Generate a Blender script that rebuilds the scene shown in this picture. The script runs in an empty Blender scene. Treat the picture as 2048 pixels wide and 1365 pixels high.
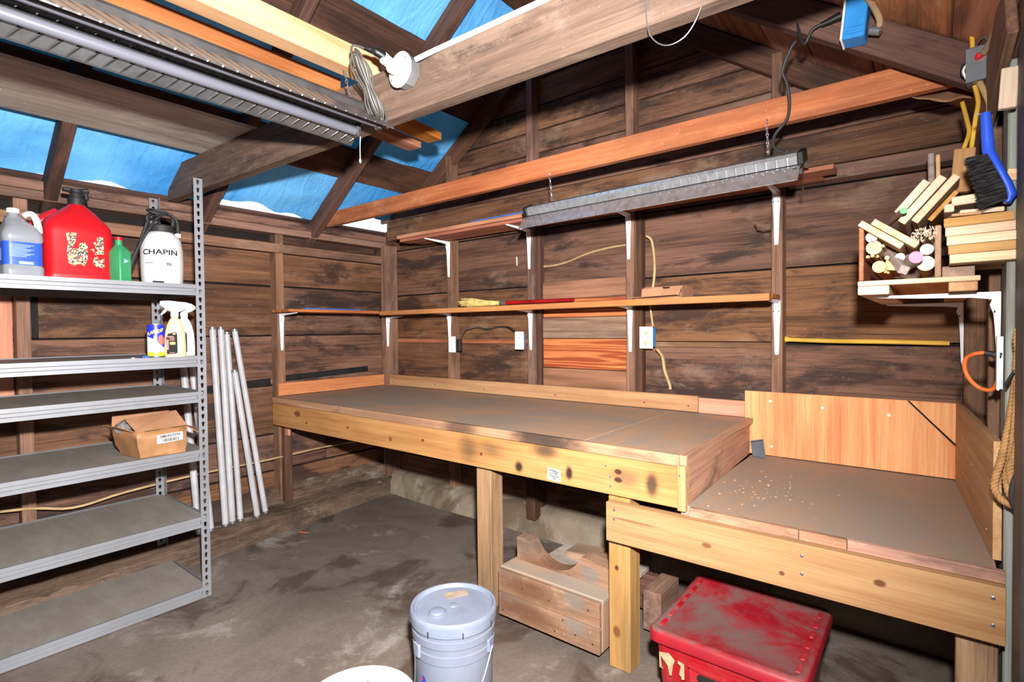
import bpy, bmesh, math, random
from mathutils import Vector, Matrix
random.seed(7)
SC = bpy.context.scene
COL = SC.collection
V = Vector

# ------------------------------------------------------------------ camera, light, exposure
cam_d = bpy.data.cameras.new('camera'); cam_d.sensor_width = 36.0; cam_d.lens = 18.62; cam_d.clip_start = 0.02
cam = bpy.data.objects.new('camera', cam_d); COL.objects.link(cam); SC.camera = cam
YAW, PITCH, ROLL = 0.6731, 0.02157, 0.00989
_fw = V((-math.sin(YAW)*math.cos(PITCH), math.cos(YAW)*math.cos(PITCH), -math.sin(PITCH)))
_r = V((math.cos(YAW), math.sin(YAW), 0)); _d = _fw.cross(_r)
_c, _s = math.cos(ROLL), math.sin(ROLL)
_R, _D = _c*_r+_s*_d, -_s*_r+_c*_d
cam.matrix_world = Matrix(((_R.x, -_D.x, -_fw.x, 3.57), (_R.y, -_D.y, -_fw.y, -2.80), (_R.z, -_D.z, -_fw.z, 1.32), (0, 0, 0, 1)))

w = bpy.data.worlds.new('daylight'); SC.world = w; w.use_nodes = True
w.node_tree.nodes['Background'].inputs[0].default_value = (0.80, 0.90, 1.0, 1)
w.node_tree.nodes['Background'].inputs[1].default_value = 1.3

# the photographer's flash, on the hot shoe just above the lens
fl = bpy.data.lights.new('camera_flash', 'SPOT'); fl.energy = 1040; fl.shadow_soft_size = 0.035
fl.spot_size = math.radians(158); fl.spot_blend = 1.0; fl.color = (1.0, 0.985, 0.965)
flo = bpy.data.objects.new('camera_flash', fl); COL.objects.link(flo)
flo.location = (3.60, -2.76, 1.585)
flo.rotation_euler = (V((0.1, -0.9, 1.15)) - flo.location).to_track_quat('-Z', 'Y').to_euler()

vs = SC.view_settings; vs.view_transform = 'Standard'; vs.look = 'None'; vs.gamma = 1.0; vs.exposure = 0.0
vs.use_curve_mapping = False

# ------------------------------------------------------------------ node helpers and materials
def lin(c):
    if isinstance(c, (tuple, list)) and max(c) > 1.0:
        return tuple((x/255/12.92 if x <= 10 else ((x/255+.055)/1.055)**2.4) for x in c[:3]) + (1,)
    return tuple(c[:3]) + (1,)

class NT:
    def __init__(s, name):
        s.m = bpy.data.materials.new(name); s.m.use_nodes = True; s.t = s.m.node_tree
        s.b = s.t.nodes['Principled BSDF']; s.out = s.t.nodes['Material Output']
    def n(s, typ, ins=None, **kw):
        nd = s.t.nodes.new(typ)
        for k, v in kw.items(): setattr(nd, k, v)
        for k, v in (ins or {}).items(): s.set(nd.inputs[k], v)
        return nd
    def set(s, sock, v):
        if isinstance(v, bpy.types.NodeSocket): s.t.links.new(v, sock)
        else: sock.default_value = v
    def math(s, op, a, b=None, c=None, clamp=False):
        nd = s.t.nodes.new('ShaderNodeMath'); nd.operation = op; nd.use_clamp = clamp
        s.set(nd.inputs[0], a)
        if b is not None: s.set(nd.inputs[1], b)
        if c is not None: s.set(nd.inputs[2], c)
        return nd.outputs[0]
    def vmath(s, op, a, b):
        nd = s.t.nodes.new('ShaderNodeVectorMath'); nd.operation = op
        s.set(nd.inputs[0], a); s.set(nd.inputs[1], b)
        return nd.outputs['Value'] if op in ('LENGTH', 'DISTANCE', 'DOT_PRODUCT') else nd.outputs[0]
    def mix(s, f, a, b, typ='MIX'):
        nd = s.t.nodes.new('ShaderNodeMix'); nd.data_type = 'RGBA'; nd.blend_type = typ
        s.set(nd.inputs[0], f); s.set(nd.inputs[6], a); s.set(nd.inputs[7], b)
        return nd.outputs[2]
    def noise(s, vec, scale=1.0, detail=4.0, rough=0.55, dist=0.0):
        nd = s.n('ShaderNodeTexNoise', {'Vector': vec, 'Scale': scale, 'Detail': detail, 'Roughness': rough, 'Distortion': dist})
        return nd.outputs[0]
    def ramp(s, f, lo, hi):
        nd = s.n('ShaderNodeMapRange', {'Value': f, 'From Min': lo, 'From Max': hi}); nd.interpolation_type = 'SMOOTHSTEP'
        return nd.outputs[0]
    def coords(s, rnd=True):
        tc = s.n('ShaderNodeTexCoord').outputs['Object']
        if not rnd: return tc, None
        r = s.n('ShaderNodeObjectInfo').outputs['Random']
        cx = s.n('ShaderNodeCombineXYZ', {0: s.math('MULTIPLY', r, 37.0), 1: s.math('MULTIPLY', r, 91.0), 2: s.math('MULTIPLY', r, 53.0)})
        return s.vmath('ADD', tc, cx.outputs[0]), r
    def bump(s, h, strength=0.3, dist=0.01):
        bn = s.n('ShaderNodeBump', {'Height': h, 'Strength': strength, 'Distance': dist})
        s.set(s.b.inputs['Normal'], bn.outputs[0])
    def fin(s, color, rough=0.7, metal=0.0, spec=None):
        s.set(s.b.inputs['Base Color'], color); s.set(s.b.inputs['Roughness'], rough); s.set(s.b.inputs['Metallic'], metal)
        if spec is not None: s.b.inputs['Specular IOR Level'].default_value = spec
        return s.m

def wood(name, light, dark, ring=26.0, ringw=0.5, dirt=None, dirt_amt=0.5, dirt_scale=2.2, pale=None, pale_amt=0.4,
         vary=0.22, rough=0.78, bump=0.35, spots=(), wide=1.0, grain=0.55, crack=0.25):
    t = NT(name); v, r = t.coords()
    fine = t.noise(t.n('ShaderNodeMapping', {'Vector': v, 'Scale': (1.6, 42, 42)}).outputs[0], 1.0, 5, 0.6)
    mid = t.noise(t.n('ShaderNodeMapping', {'Vector': v, 'Scale': (0.45, 3.2*wide, 3.2*wide)}).outputs[0], 1.0, 2.5, 0.5, 0.25)
    rg = t.math('MULTIPLY_ADD', t.math('SINE', t.math('MULTIPLY', mid, ring*6.28/4)), 0.5, 0.5)
    rg = t.math('POWER', rg, 1.6)
    hair = t.noise(t.n('ShaderNodeMapping', {'Vector': v, 'Scale': (4.5, 190, 190), 'Location': (1, 2, 8)}).outputs[0], 1.0, 4, 0.7, 0.15)
    f = t.math('ADD', t.math('MULTIPLY', rg, ringw), t.math('ADD', t.math('MULTIPLY', t.ramp(fine, 0.38, 0.64), grain*0.75), t.math('MULTIPLY_ADD', t.ramp(hair, 0.34, 0.66), grain*0.75, -0.12)), clamp=True)
    col = t.mix(f, lin(light), lin(dark))
    crk = t.noise(t.n('ShaderNodeMapping', {'Vector': v, 'Scale': (1.6, 120, 120), 'Location': (3, 7, 5)}).outputs[0], 1.0, 4, 0.7, 0.2)
    col = t.mix(t.math('MULTIPLY', t.ramp(crk, 0.57, 0.66), crack), col, t.mix(0.35, (0, 0, 0, 1), lin(dark)))
    if r is not None and vary > 0:
        k = t.math('MULTIPLY_ADD', r, vary*2, 1.0-vary)
        r2 = t.math('FRACT', t.math('MULTIPLY', r, 17.31))
        hs = t.n('ShaderNodeHueSaturation', {'Hue': t.math('MULTIPLY_ADD', r2, 0.014, 0.493), 'Value': k,
                 'Saturation': t.math('MULTIPLY_ADD', r2, 0.24, 0.88), 'Color': col})
        col = hs.outputs[0]
    if dirt:
        d = t.noise(t.n('ShaderNodeMapping', {'Vector': v, 'Scale': (0.6, 1.6, 1.6)}).outputs[0], dirt_scale, 6, 0.62, 0.6)
        d = t.math('ADD', d, t.math('MULTIPLY_ADD', t.noise(t.n('ShaderNodeMapping', {'Vector': v, 'Scale': (6, 22, 22)}).outputs[0], 1.0, 5, 0.7, 0.4), 0.34, -0.17))
        col = t.mix(t.math('MULTIPLY', t.ramp(d, 0.48, 0.62), dirt_amt), col, lin(dirt))
    if pale:
        d = t.noise(t.n('ShaderNodeMapping', {'Vector': v, 'Scale': (0.8, 1.5, 1.5), 'Location': (9, 4, 2)}).outputs[0], 3.1, 8, 0.7, 0.3)
        d = t.math('ADD', d, t.math('MULTIPLY_ADD', hair, 0.3, -0.15))
        col = t.mix(t.math('MULTIPLY', t.ramp(d, 0.56, 0.68), pale_amt), col, lin(pale))
        sp = t.noise(v, 95.0, 2, 0.5); col = t.mix(t.math('MULTIPLY', t.ramp(sp, 0.70, 0.74), min(1.0, pale_amt*1.6)), col, lin(pale))
    if spots:
        tc = t.n('ShaderNodeTexCoord').outputs['Object']
        wob = t.noise(tc, 14.0, 3)
        for p, rad, c, a, soft in spots:
            q = t.vmath('DIVIDE', t.vmath('SUBTRACT', tc, p), rad)
            ds = t.math('ADD', t.vmath('LENGTH', q, (0, 0, 0)), t.math('MULTIPLY_ADD', wob, 0.7, -0.35))
            m = t.math('MULTIPLY', t.ramp(ds, 1.0+soft, 1.0-soft), a)
            col = t.mix(m, col, lin(c))
    t.bump(t.math('ADD', t.math('ADD', t.math('MULTIPLY', fine, 0.6), t.math('MULTIPLY', hair, 0.5)), t.math('MULTIPLY', crk, -0.4)), bump, 0.004)
    return t.fin(col, rough, 0, 0.25)

def plain(name, c, rough=0.5, metal=0.0, var=0.10, scale=9.0, bump=0.0, spec=0.4, dust=None, dust_amt=0.5, dust_up=False):
    t = NT(name); v, r = t.coords()
    n = t.noise(v, scale, 5, 0.6)
    L = lin(c); dk = tuple(x*(1-var*2) for x in L[:3])+(1,); lt = tuple(min(1, x*(1+var)) for x in L[:3])+(1,)
    col = t.mix(t.ramp(n, 0.3, 0.7), dk, lt)
    if dust:
        d = t.ramp(t.noise(v, scale*0.6, 7, 0.68, 0.4), 0.40, 0.66)
        if dust_up:
            nz = t.n('ShaderNodeSeparateXYZ', {0: t.n('ShaderNodeNewGeometry').outputs['Normal']}).outputs[2]
            d = t.math('MULTIPLY', d, t.ramp(nz, 0.5, 0.9))
        col = t.mix(t.math('MULTIPLY', d, dust_amt), col, lin(dust))
    if bump: t.bump(n, bump, 0.003)
    return t.fin(col, rough, metal, spec)

M = {}
M['old'] = wood('old_brown_wood', (130, 92, 71), (77, 51, 39), 20, 0.42, (48, 35, 32), 0.84, 2.8, (160, 136, 116), 0.28, vary=0.20, bump=0.6, crack=0.7)
M['old_stud'] = wood('old_stud_wood', (142, 106, 86), (96, 69, 55), 16, 0.35, (66, 50, 43), 0.5, 2.0, (168, 144, 126), 0.3, vary=0.14, bump=0.6, crack=0.5)
M['old_dark'] = wood('dark_rafter_wood', (96, 65, 51), (54, 35, 28), 14, 0.35, (40, 28, 25), 0.6, 2.0, vary=0.16, bump=0.5, crack=0.5)
M['old_grey'] = wood('grey_weathered_wood', (186, 172, 160), (140, 126, 114), 18, 0.3, (120, 104, 92), 0.5, 2.2, (214, 208, 200), 0.6, vary=0.06, bump=0.5, crack=0.6)
M['sawn'] = wood('rough_sawn_beam', (106, 86, 76), (74, 58, 50), 12, 0.25, (58, 46, 41), 0.65, 2.6, (140, 118, 102), 0.4, vary=0.04, bump=0.7, crack=0.5)
M['reddeck'] = wood('reddish_roof_plank', (190, 126, 92), (132, 80, 56), 22, 0.5, (90, 60, 46), 0.6, 1.6, (206, 166, 136), 0.4, vary=0.14)
M['pine'] = wood('new_pine', (192, 148, 98), (160, 112, 68), 26, 0.5, (150, 106, 66), 0.35, 2.0, vary=0.05, bump=0.2)
M['pine_pale'] = wood('pale_pine', (186, 154, 122), (164, 118, 86), 22, 0.5, vary=0.05, bump=0.2)
M['fir'] = wood('orange_fir', (184, 112, 70), (146, 76, 44), 24, 0.45, (116, 72, 50), 0.5, 1.3, (204, 156, 120), 0.3, vary=0.04, bump=0.25)
M['fir_shelf'] = wood('tan_fir_shelf', (200, 142, 96), (166, 104, 66), 24, 0.5, (140, 92, 62), 0.35, 2.0, vary=0.06, bump=0.25)
M['fir_b'] = wood('darkened_fir', (156, 100, 64), (122, 70, 42), 24, 0.5, vary=0.05, bump=0.25)  # darker copy of the orange fir; colour lowered against the close flash
M['fir_red'] = wood('red_fir_shelf', (186, 116, 74), (140, 78, 48), 24, 0.5, (108, 68, 46), 0.5, 2.0, vary=0.12, bump=0.25)
M['trim_pink'] = wood('pinkish_trim_wood', (204, 140, 102), (178, 110, 78), 16, 0.4, (150, 94, 68), 0.35, 3.0, vary=0.06, bump=0.2)
M['edge'] = wood('worn_edge_strip', (188, 144, 120), (150, 108, 88), 14, 0.35, (96, 74, 62), 0.7, 3.0, (206, 176, 154), 0.35, vary=0.06, bump=0.3)
M['ply'] = wood('fir_plywood', (226, 166, 114), (206, 126, 80), 26, 0.65, vary=0.0, wide=1.3, bump=0.15)
M['ply_red'] = wood('red_fir_plywood', (210, 126, 74), (142, 66, 36), 40, 0.95, (112, 62, 42), 0.3, 2.0, vary=0.0, wide=2.6, bump=0.2)
M['ply_brown'] = wood('brown_plywood', (206, 164, 118), (172, 130, 90), 18, 0.4, (140, 106, 78), 0.35, 1.6, vary=0.0, bump=0.15)
M['block'] = wood('pale_wood_block', (226, 200, 168), (200, 160, 122), 18, 0.4, (188, 148, 112), 0.3, 3.0, vary=0.08, bump=0.2)
M['post'] = wood('weathered_post', (160, 126, 92), (116, 88, 64), 24, 0.5, (98, 82, 68), 0.5, 2.4, vary=0.05, bump=0.4, crack=0.5)

def concrete(name, a, b, c, dark):
    t = NT(name); v, r = t.coords(False)
    n1 = t.noise(v, 1.3, 8, 0.66, 0.5); n2 = t.noise(v, 2.6, 9, 0.7, 0.5); n3 = t.noise(v, 60, 4, 0.6)
    col = t.mix(t.ramp(n1, 0.36, 0.62), lin(a), lin(b))
    col = t.mix(t.math('MULTIPLY', t.ramp(n2, 0.54, 0.68), 0.8), col, lin(c))
    n4 = t.noise(t.n('ShaderNodeMapping', {'Vector': v, 'Location': (5, 2, 1)}).outputs[0], 1.9, 6, 0.6, 0.8)
    col = t.mix(t.math('MULTIPLY', t.ramp(n4, 0.52, 0.62), 0.8), col, lin(dark))
    col = t.mix(t.math('MULTIPLY', t.ramp(n3, 0.3, 0.75), 0.25), col, lin(dark))
    t.bump(t.math('ADD', n3, t.math('MULTIPLY', n2, 1.5)), 0.25, 0.006)
    return t.fin(col, t.math('MULTIPLY_ADD', n2, 0.4, 0.42), 0, 0.35)
M['floor'] = concrete('stained_concrete', (98, 87, 79), (120, 108, 99), (156, 147, 139), (72, 57, 48))
M['curb'] = concrete('old_concrete_curb', (128, 114, 98), (148, 134, 116), (178, 168, 154), (92, 76, 62))
M['sill'] = wood('rotted_sill', (112, 92, 78), (68, 52, 44), 12, 0.3, (50, 38, 32), 0.7, 1.6, (150, 138, 124), 0.8, vary=0.02, bump=0.8, crack=0.6)

M['black_felt'] = plain('black_felt', (26, 24, 24), 0.9, bump=0.3, var=0.3)
M['backing'] = plain('dark_backing', (30, 22, 18), 0.95)
M['dusty'] = None
def dusty_top(name, base, base2, dust):
    t = NT(name); v, r = t.coords()
    n1 = t.noise(t.n('ShaderNodeMapping', {'Vector': v, 'Scale': (0.7, 1.5, 1.0)}).outputs[0], 1.7, 6, 0.62, 0.7)
    n2 = t.noise(t.n('ShaderNodeMapping', {'Vector': v, 'Scale': (1.5, 5, 1.0)}).outputs[0], 3.0, 7, 0.7, 0.4)
    col = t.mix(t.ramp(n1, 0.38, 0.62), lin(base), lin(base2))
    col = t.mix(t.math('MULTIPLY', t.ramp(n2, 0.36, 0.7), 0.8), col, lin(dust))
    n3 = t.noise(v, 26, 6, 0.7)
    col = t.mix(t.math('MULTIPLY', t.ramp(n3, 0.66, 0.72), 0.5), col, lin((196, 182, 168)))
    t.bump(n3, 0.12, 0.003)
    return t.fin(col, 0.62, 0, 0.4)
M['dusty'] = dusty_top('dusty_benchtop', (150, 134, 119), (178, 138, 106), (144, 135, 125))
M['dusty2'] = dusty_top('dusty_low_benchtop', (144, 128, 115), (158, 130, 108), (140, 129, 119))
M['shelfboard'] = dusty_top('dusty_particle_board', (130, 124, 117), (134, 124, 114), (146, 141, 135))
M['steel'] = plain('grey_shelf_steel', (134, 136, 142), 0.42, 0.25, 0.04, 4, dust=(114, 111, 108), dust_amt=0.4)
M['white_metal'] = plain('white_enamel', (242, 242, 246), 0.35, 0, 0.02)
M['white_plastic'] = plain('white_plastic', (244, 243, 240), 0.4, 0, 0.02)
M['black'] = plain('black_plastic', (20, 20, 22), 0.45, 0, 0.2)
M['black_rubber'] = plain('black_rubber', (34, 33, 34), 0.6, 0, 0.2)
M['grey_cord'] = plain('grey_cord', (62, 58, 53), 0.5)
M['romex'] = plain('old_cream_cable', (176, 148, 104), 0.55, var=0.15)
M['tan_cable'] = plain('tan_cable', (150, 122, 92), 0.55, var=0.15)
M['chrome'] = plain('bare_steel', (176, 178, 182), 0.3, 0.9, 0.05)
M['galv'] = plain('galvanised_steel', (150, 152, 156), 0.38, 0.75, 0.1, 14)
M['rust'] = plain('rusty_steel', (74, 48, 36), 0.8, 0.3, 0.25)

# ------------------------------------------------------------------ mesh helpers
def wm(o):
    return (wm(o.parent) @ o.matrix_parent_inverse @ o.matrix_basis) if o.parent else o.matrix_basis.copy()
def attach(o, parent):
    if parent is not None:
        o.parent = parent; o.matrix_parent_inverse = wm(parent).inverted()
def mats_of(m): return [M[x] if isinstance(x, str) else x for x in (m if isinstance(m, (list, tuple)) else [m])]
def link(name, me, mat, parent, mtx):
    for x in mats_of(mat):
        if len(me.materials) < 8: me.materials.append(x)
    o = bpy.data.objects.new(name, me); o.matrix_basis = mtx; COL.objects.link(o); attach(o, parent); return o
_hull = {}
def cbox_faces():
    if 'f' not in _hull:
        bm = bmesh.new(); vs_ = cbox_verts(1, 1, 1, 0.2)
        for i, c in enumerate(vs_): bm.verts.new(c).index = i
        bm.verts.ensure_lookup_table()
        bmesh.ops.convex_hull(bm, input=bm.verts); bmesh.ops.dissolve_limit(bm, angle_limit=0.01, verts=bm.verts, edges=bm.edges)
        bm.verts.ensure_lookup_table(); bm.normal_update()
        key = {tuple(round(k, 4) for k in c): i for i, c in enumerate(vs_)}
        _hull['f'] = [[key[tuple(round(k, 4) for k in vv.co)] for vv in f.verts] for f in bm.faces]; bm.free()
    return _hull['f']
def cbox_verts(hx, hy, hz, b):
    out = []
    for sx in (-1, 1):
        for sy in (-1, 1):
            for sz in (-1, 1):
                out += [(sx*hx, sy*(hy-b), sz*(hz-b)), (sx*(hx-b), sy*hy, sz*(hz-b)), (sx*(hx-b), sy*(hy-b), sz*hz)]
    return out
_cb = {}
def cbox_mesh(name, L, T, W, b):
    k = (round(L, 4), round(T, 4), round(W, 4), b)
    b = min(b, 0.3*min(L, T, W))
    me = bpy.data.meshes.new(name); me.from_pydata(cbox_verts(L/2, T/2, W/2, b), [], cbox_faces()); me.update(); return me
def frame(x, up):
    x = V(x).normalized(); up = V(up); y = up.cross(x)
    if y.length < 1e-6: y = V((0, 1, 0)).cross(x)
    y.normalize(); z = x.cross(y); return x, y, z
def mtx(o, x, y, z): return Matrix(((x[0], y[0], z[0], o[0]), (x[1], y[1], z[1], o[1]), (x[2], y[2], z[2], o[2]), (0, 0, 0, 1)))
def board(name, p0, p1, wid, th, mat, parent=None, up=(0, 0, 1), bev=0.002):
    """a length of timber from p0 to p1 (centre line); wid is measured along up, th across"""
    p0, p1 = V(p0), V(p1); x, y, z = frame(p1-p0, up)
    return link(name, cbox_mesh(name, (p1-p0).length, th, wid, bev), mat, parent, mtx((p0+p1)/2, x, y, z))
def plank(name, lo, hi, mat, parent=None, bev=0.002):
    """axis-aligned timber: its longest side becomes the grain direction"""
    lo, hi = V(lo), V(hi); d = hi-lo; c = (lo+hi)/2; a = max(range(3), key=lambda i: d[i])
    e = V((0, 0, 0)); e[a] = d[a]/2
    up = (0, 0, 1) if a != 2 else (1, 0, 0)
    wid = d[2] if a != 2 else d[0]; th = (d[1] if a == 0 else d[0]) if a != 2 else d[1]
    return board(name, c-e, c+e, wid, th, mat, parent, up, bev)
def box(name, lo, hi, mat, parent=None, bev=0.002, rz=0.0):
    lo, hi = V(lo), V(hi); d = hi-lo
    m = Matrix.Translation((lo+hi)/2) @ Matrix.Rotation(rz, 4, 'Z')
    return link(name, cbox_mesh(name, d[0], d[1], d[2], bev), mat, parent, m)

def smooth_path(pts, n=6):
    pts = [V(p) for p in pts]
    if len(pts) < 3: return pts
    out = []
    for i in range(len(pts)-1):
        a = pts[max(i-1, 0)]; b = pts[i]; c = pts[i+1]; d = pts[min(i+2, len(pts)-1)]
        for k in range(n):
            t = k/n
            out.append(0.5*((2*b)+(c-a)*t+(2*a-5*b+4*c-d)*t*t+(3*b-a-3*c+d)*t**3))
    return out+[pts[-1]]

class MB:
    def __init__(s): s.v = []; s.f = []; s.mi = []
    def add(s, vs_, fs, mi=0):
        o = len(s.v); s.v += [V(p) for p in vs_]; s.f += [[i+o for i in f] for f in fs]; s.mi += [mi]*len(fs); return s
    def box(s, lo, hi, mi=0, b=0.0, mt=None):
        lo, hi = V(lo), V(hi); d = (hi-lo)/2; c = (hi+lo)/2
        if b > 0: vv = cbox_verts(d[0], d[1], d[2], min(b, 0.6*min(d))); ff = cbox_faces()
        else:
            vv = [(x*d[0], y*d[1], z*d[2]) for x in (-1, 1) for y in (-1, 1) for z in (-1, 1)]
            ff = [(0, 1, 3, 2), (4, 6, 7, 5), (0, 4, 5, 1), (2, 3, 7, 6), (0, 2, 6, 4), (1, 5, 7, 3)]
        vv = [V(p)+c for p in vv]
        if mt is not None: vv = [mt @ p for p in vv]
        return s.add(vv, ff, mi)
    def obox(s, p0, p1, wid, th, up=(0, 0, 1), mi=0, b=0.0):
        p0, p1 = V(p0), V(p1); x, y, z = frame(p1-p0, up); L = (p1-p0).length
        return s.box((-L/2, -th/2, -wid/2), (L/2, th/2, wid/2), mi, b, mtx((p0+p1)/2, x, y, z))
    def tube(s, path, r, n=8, mi=0, cap=True, smooth=5, rs=None):
        P = smooth_path(path, smooth) if smooth > 1 else [V(p) for p in path]
        P = [p for i, p in enumerate(P) if i == 0 or (p-P[i-1]).length > 1e-6]
        o = len(s.v); up = V((0, 0, 1)); prev = None
        for i, p in enumerate(P):
            t = (P[min(i+1, len(P)-1)]-P[max(i-1, 0)]).normalized()
            a = prev if prev is not None else (V((0, 0, 1)) if abs(t.z) < 0.9 else V((1, 0, 0)))
            a = (a-t*a.dot(t))
            if a.length < 1e-6: a = t.orthogonal()
            a.normalize(); prev = a; bb = t.cross(a)
            rr = r if rs is None else rs[min(int(i*len(rs)/len(P)), len(rs)-1)]
            for k in range(n):
                an = 2*math.pi*k/n; s.v.append(p+(a*math.cos(an)+bb*math.sin(an))*rr)
        for i in range(len(P)-1):
            for k in range(n):
                s.f.append([o+i*n+k, o+i*n+(k+1) % n, o+(i+1)*n+(k+1) % n, o+(i+1)*n+k]); s.mi.append(mi)
        if cap:
            s.f.append([o+k for k in range(n)][::-1]); s.f.append([o+(len(P)-1)*n+k for k in range(n)]); s.mi += [mi, mi]
        return s
    def lathe(s, prof, c=(0, 0, 0), n=28, mi=0, mt=None, cap=True):
        o = len(s.v); c = V(c)
        for r, z in prof:
            for k in range(n):
                a = 2*math.pi*k/n; p = V((r*math.cos(a), r*math.sin(a), z))
                s.v.append((mt @ p if mt is not None else p)+c)
        for i in range(len(prof)-1):
            for k in range(n):
                s.f.append([o+i*n+k, o+i*n+(k+1) % n, o+(i+1)*n+(k+1) % n, o+(i+1)*n+k]); s.mi.append(mi)
        if cap:
            s.f.append([o+k for k in range(n)][::-1]); s.f.append([o+(len(prof)-1)*n+k for k in range(n)]); s.mi += [mi, mi]
        return s
    def loft(s, rings, mi=0, cap=True, closed=True):
        o = len(s.v); n = len(rings[0])
        for rg in rings: s.v += [V(p) for p in rg]
        m = n if closed else n-1
        for i in range(len(rings)-1):
            for k in range(m):
                s.f.append([o+i*n+k, o+i*n+(k+1) % n, o+(i+1)*n+(k+1) % n, o+(i+1)*n+k]); s.mi.append(mi)
        if cap and closed:
            s.f.append([o+k for k in range(n)][::-1]); s.f.append([o+(len(rings)-1)*n+k for k in range(n)]); s.mi += [mi, mi]
        return s
    def prism(s, poly, h0, h1, mt=None, mi=0):
        """polygon (x,y) extruded from z=h0 to z=h1, then moved by mt"""
        n = len(poly); vv = [V((x, y, h)) for h in (h0, h1) for x, y in poly]
        if mt is not None: vv = [mt @ p for p in vv]
        ff = [list(range(n))[::-1], list(range(n, 2*n))]+[[k, (k+1) % n, n+(k+1) % n, n+k] for k in range(n)]
        return s.add(vv, ff, mi)
    def build(s, name, mat, parent=None, smooth=False, origin=None, local=None, ang=40):
        if origin is None:
            xs = [p.x for p in s.v]; ys = [p.y for p in s.v]; zs = [p.z for p in s.v]
            origin = V(((min(xs)+max(xs))/2, (min(ys)+max(ys))/2, min(zs)))
        mt = Matrix.Translation(origin) if local is None else local
        inv = mt.inverted()
        me = bpy.data.meshes.new(name); me.from_pydata([inv @ p for p in s.v], [], s.f); me.update()
        bm = bmesh.new(); bm.from_mesh(me); bmesh.ops.recalc_face_normals(bm, faces=bm.faces); bm.to_mesh(me); bm.free()
        ms = mats_of(mat)
        if len(ms) > 1: me.polygons.foreach_set('material_index', s.mi)
        if smooth:
            me.polygons.foreach_set('use_smooth', [True]*len(me.polygons))
            me.set_sharp_from_angle(angle=math.radians(ang))
        return link(name, me, ms, parent, mt)

def tag(o, label, cat, group=None):
    o['label'] = label; o['category'] = cat
    if group: o['group'] = group
    return o
def struct(o, label=None, cat=None):
    o['kind'] = 'structure'
    if label: o['label'] = label
    if cat: o['category'] = cat
    return o
def thing(name, label, cat, loc=(0, 0, 0), group=None):
    o = bpy.data.objects.new(name, None); o.empty_display_size = 0.05
    o.matrix_basis = Matrix.Translation(V(loc)); COL.objects.link(o)
    return tag(o, label, cat, group)
def rect(lo, hi): return [(lo[0], lo[1]), (hi[0], lo[1]), (hi[0], hi[1]), (lo[0], hi[1])]
def circ(r, n=16, c=(0, 0), a0=0.0, a1=2*math.pi): return [(c[0]+r*math.cos(a0+(a1-a0)*k/n), c[1]+r*math.sin(a0+(a1-a0)*k/n)) for k in range(n)]
def rrect(hx, hy, r, n=4, c=(0, 0)):
    out = []
    for i, (sx, sy) in enumerate(((1, 1), (-1, 1), (-1, -1), (1, -1))):
        for k in range(n+1):
            a = math.pi/2*(i+k/n); out.append((c[0]+sx*(hx-r)+r*math.cos(a), c[1]+sy*(hy-r)+r*math.sin(a)))
    return out
def text_mesh(name, s, size, mat, parent, fn, bold=0.0, align='CENTER', sx=1.0, thick=0.0):
    """lettering as thin mesh; fn maps flat (x, y) to a point on the surface"""
    cu = bpy.data.curves.new(name, 'FONT'); cu.body = s; cu.size = size; cu.align_x = align; cu.align_y = 'CENTER'; cu.offset = bold; cu.resolution_u = 3
    o = bpy.data.objects.new(name, cu); COL.objects.link(o)
    dg = bpy.context.evaluated_depsgraph_get(); me = bpy.data.meshes.new_from_object(o.evaluated_get(dg))
    bpy.data.objects.remove(o)
    bm = bmesh.new(); bm.from_mesh(me); bmesh.ops.triangulate(bm, faces=bm.faces)
    for it in range(2):
        es = [e for e in bm.edges if e.calc_length() > size*0.35]
        if es: bmesh.ops.subdivide_edges(bm, edges=es, cuts=1); bmesh.ops.triangulate(bm, faces=bm.faces)
    vs_ = [V(fn(v.co.x*sx, v.co.y)) for v in bm.verts]; bm.verts.index_update()
    fs = [[v.index for v in f.verts] for f in bm.faces]; bm.free()
    mb = MB(); mb.add(vs_, fs); return mb.build(name, mat, parent)

# ------------------------------------------------------------------ the setting
def rx(y): return 3.66-0.0625*y            # right wall (stud face) runs slightly out of square
EAVE, RS, RIDGE = 2.14, 0.70, 1.85         # roof underside: z = EAVE + RS*x, mirrored at the ridge
def roof_z(x): return EAVE+RS*min(x, 3.70-x)

mb = MB(); nx, ny = 60, 70; x0, x1, y0, y1 = -0.2, 4.3, -5.2, 0.2
for j in range(ny+1):
    for i in range(nx+1):
        x = x0+(x1-x0)*i/nx; y = y0+(y1-y0)*j/ny
        mb.v.append(V((x, y, 0.004*math.sin(x*3.1+y*1.7)*math.sin(y*2.3-x)-0.004)))
for j in range(ny):
    for i in range(nx):
        a = j*(nx+1)+i; mb.f.append([a, a+1, a+nx+2, a+nx+1]); mb.mi.append(0)
o = len(mb.v)
mb.v += [V((x0, y0, -0.1)), V((x1, y0, -0.1)), V((x1, y1, -0.1)), V((x0, y1, -0.1))]; mb.f.append([o+3, o+2, o+1, o]); mb.mi.append(0)
floor = struct(mb.build('floor', 'floor', smooth=True))

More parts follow.
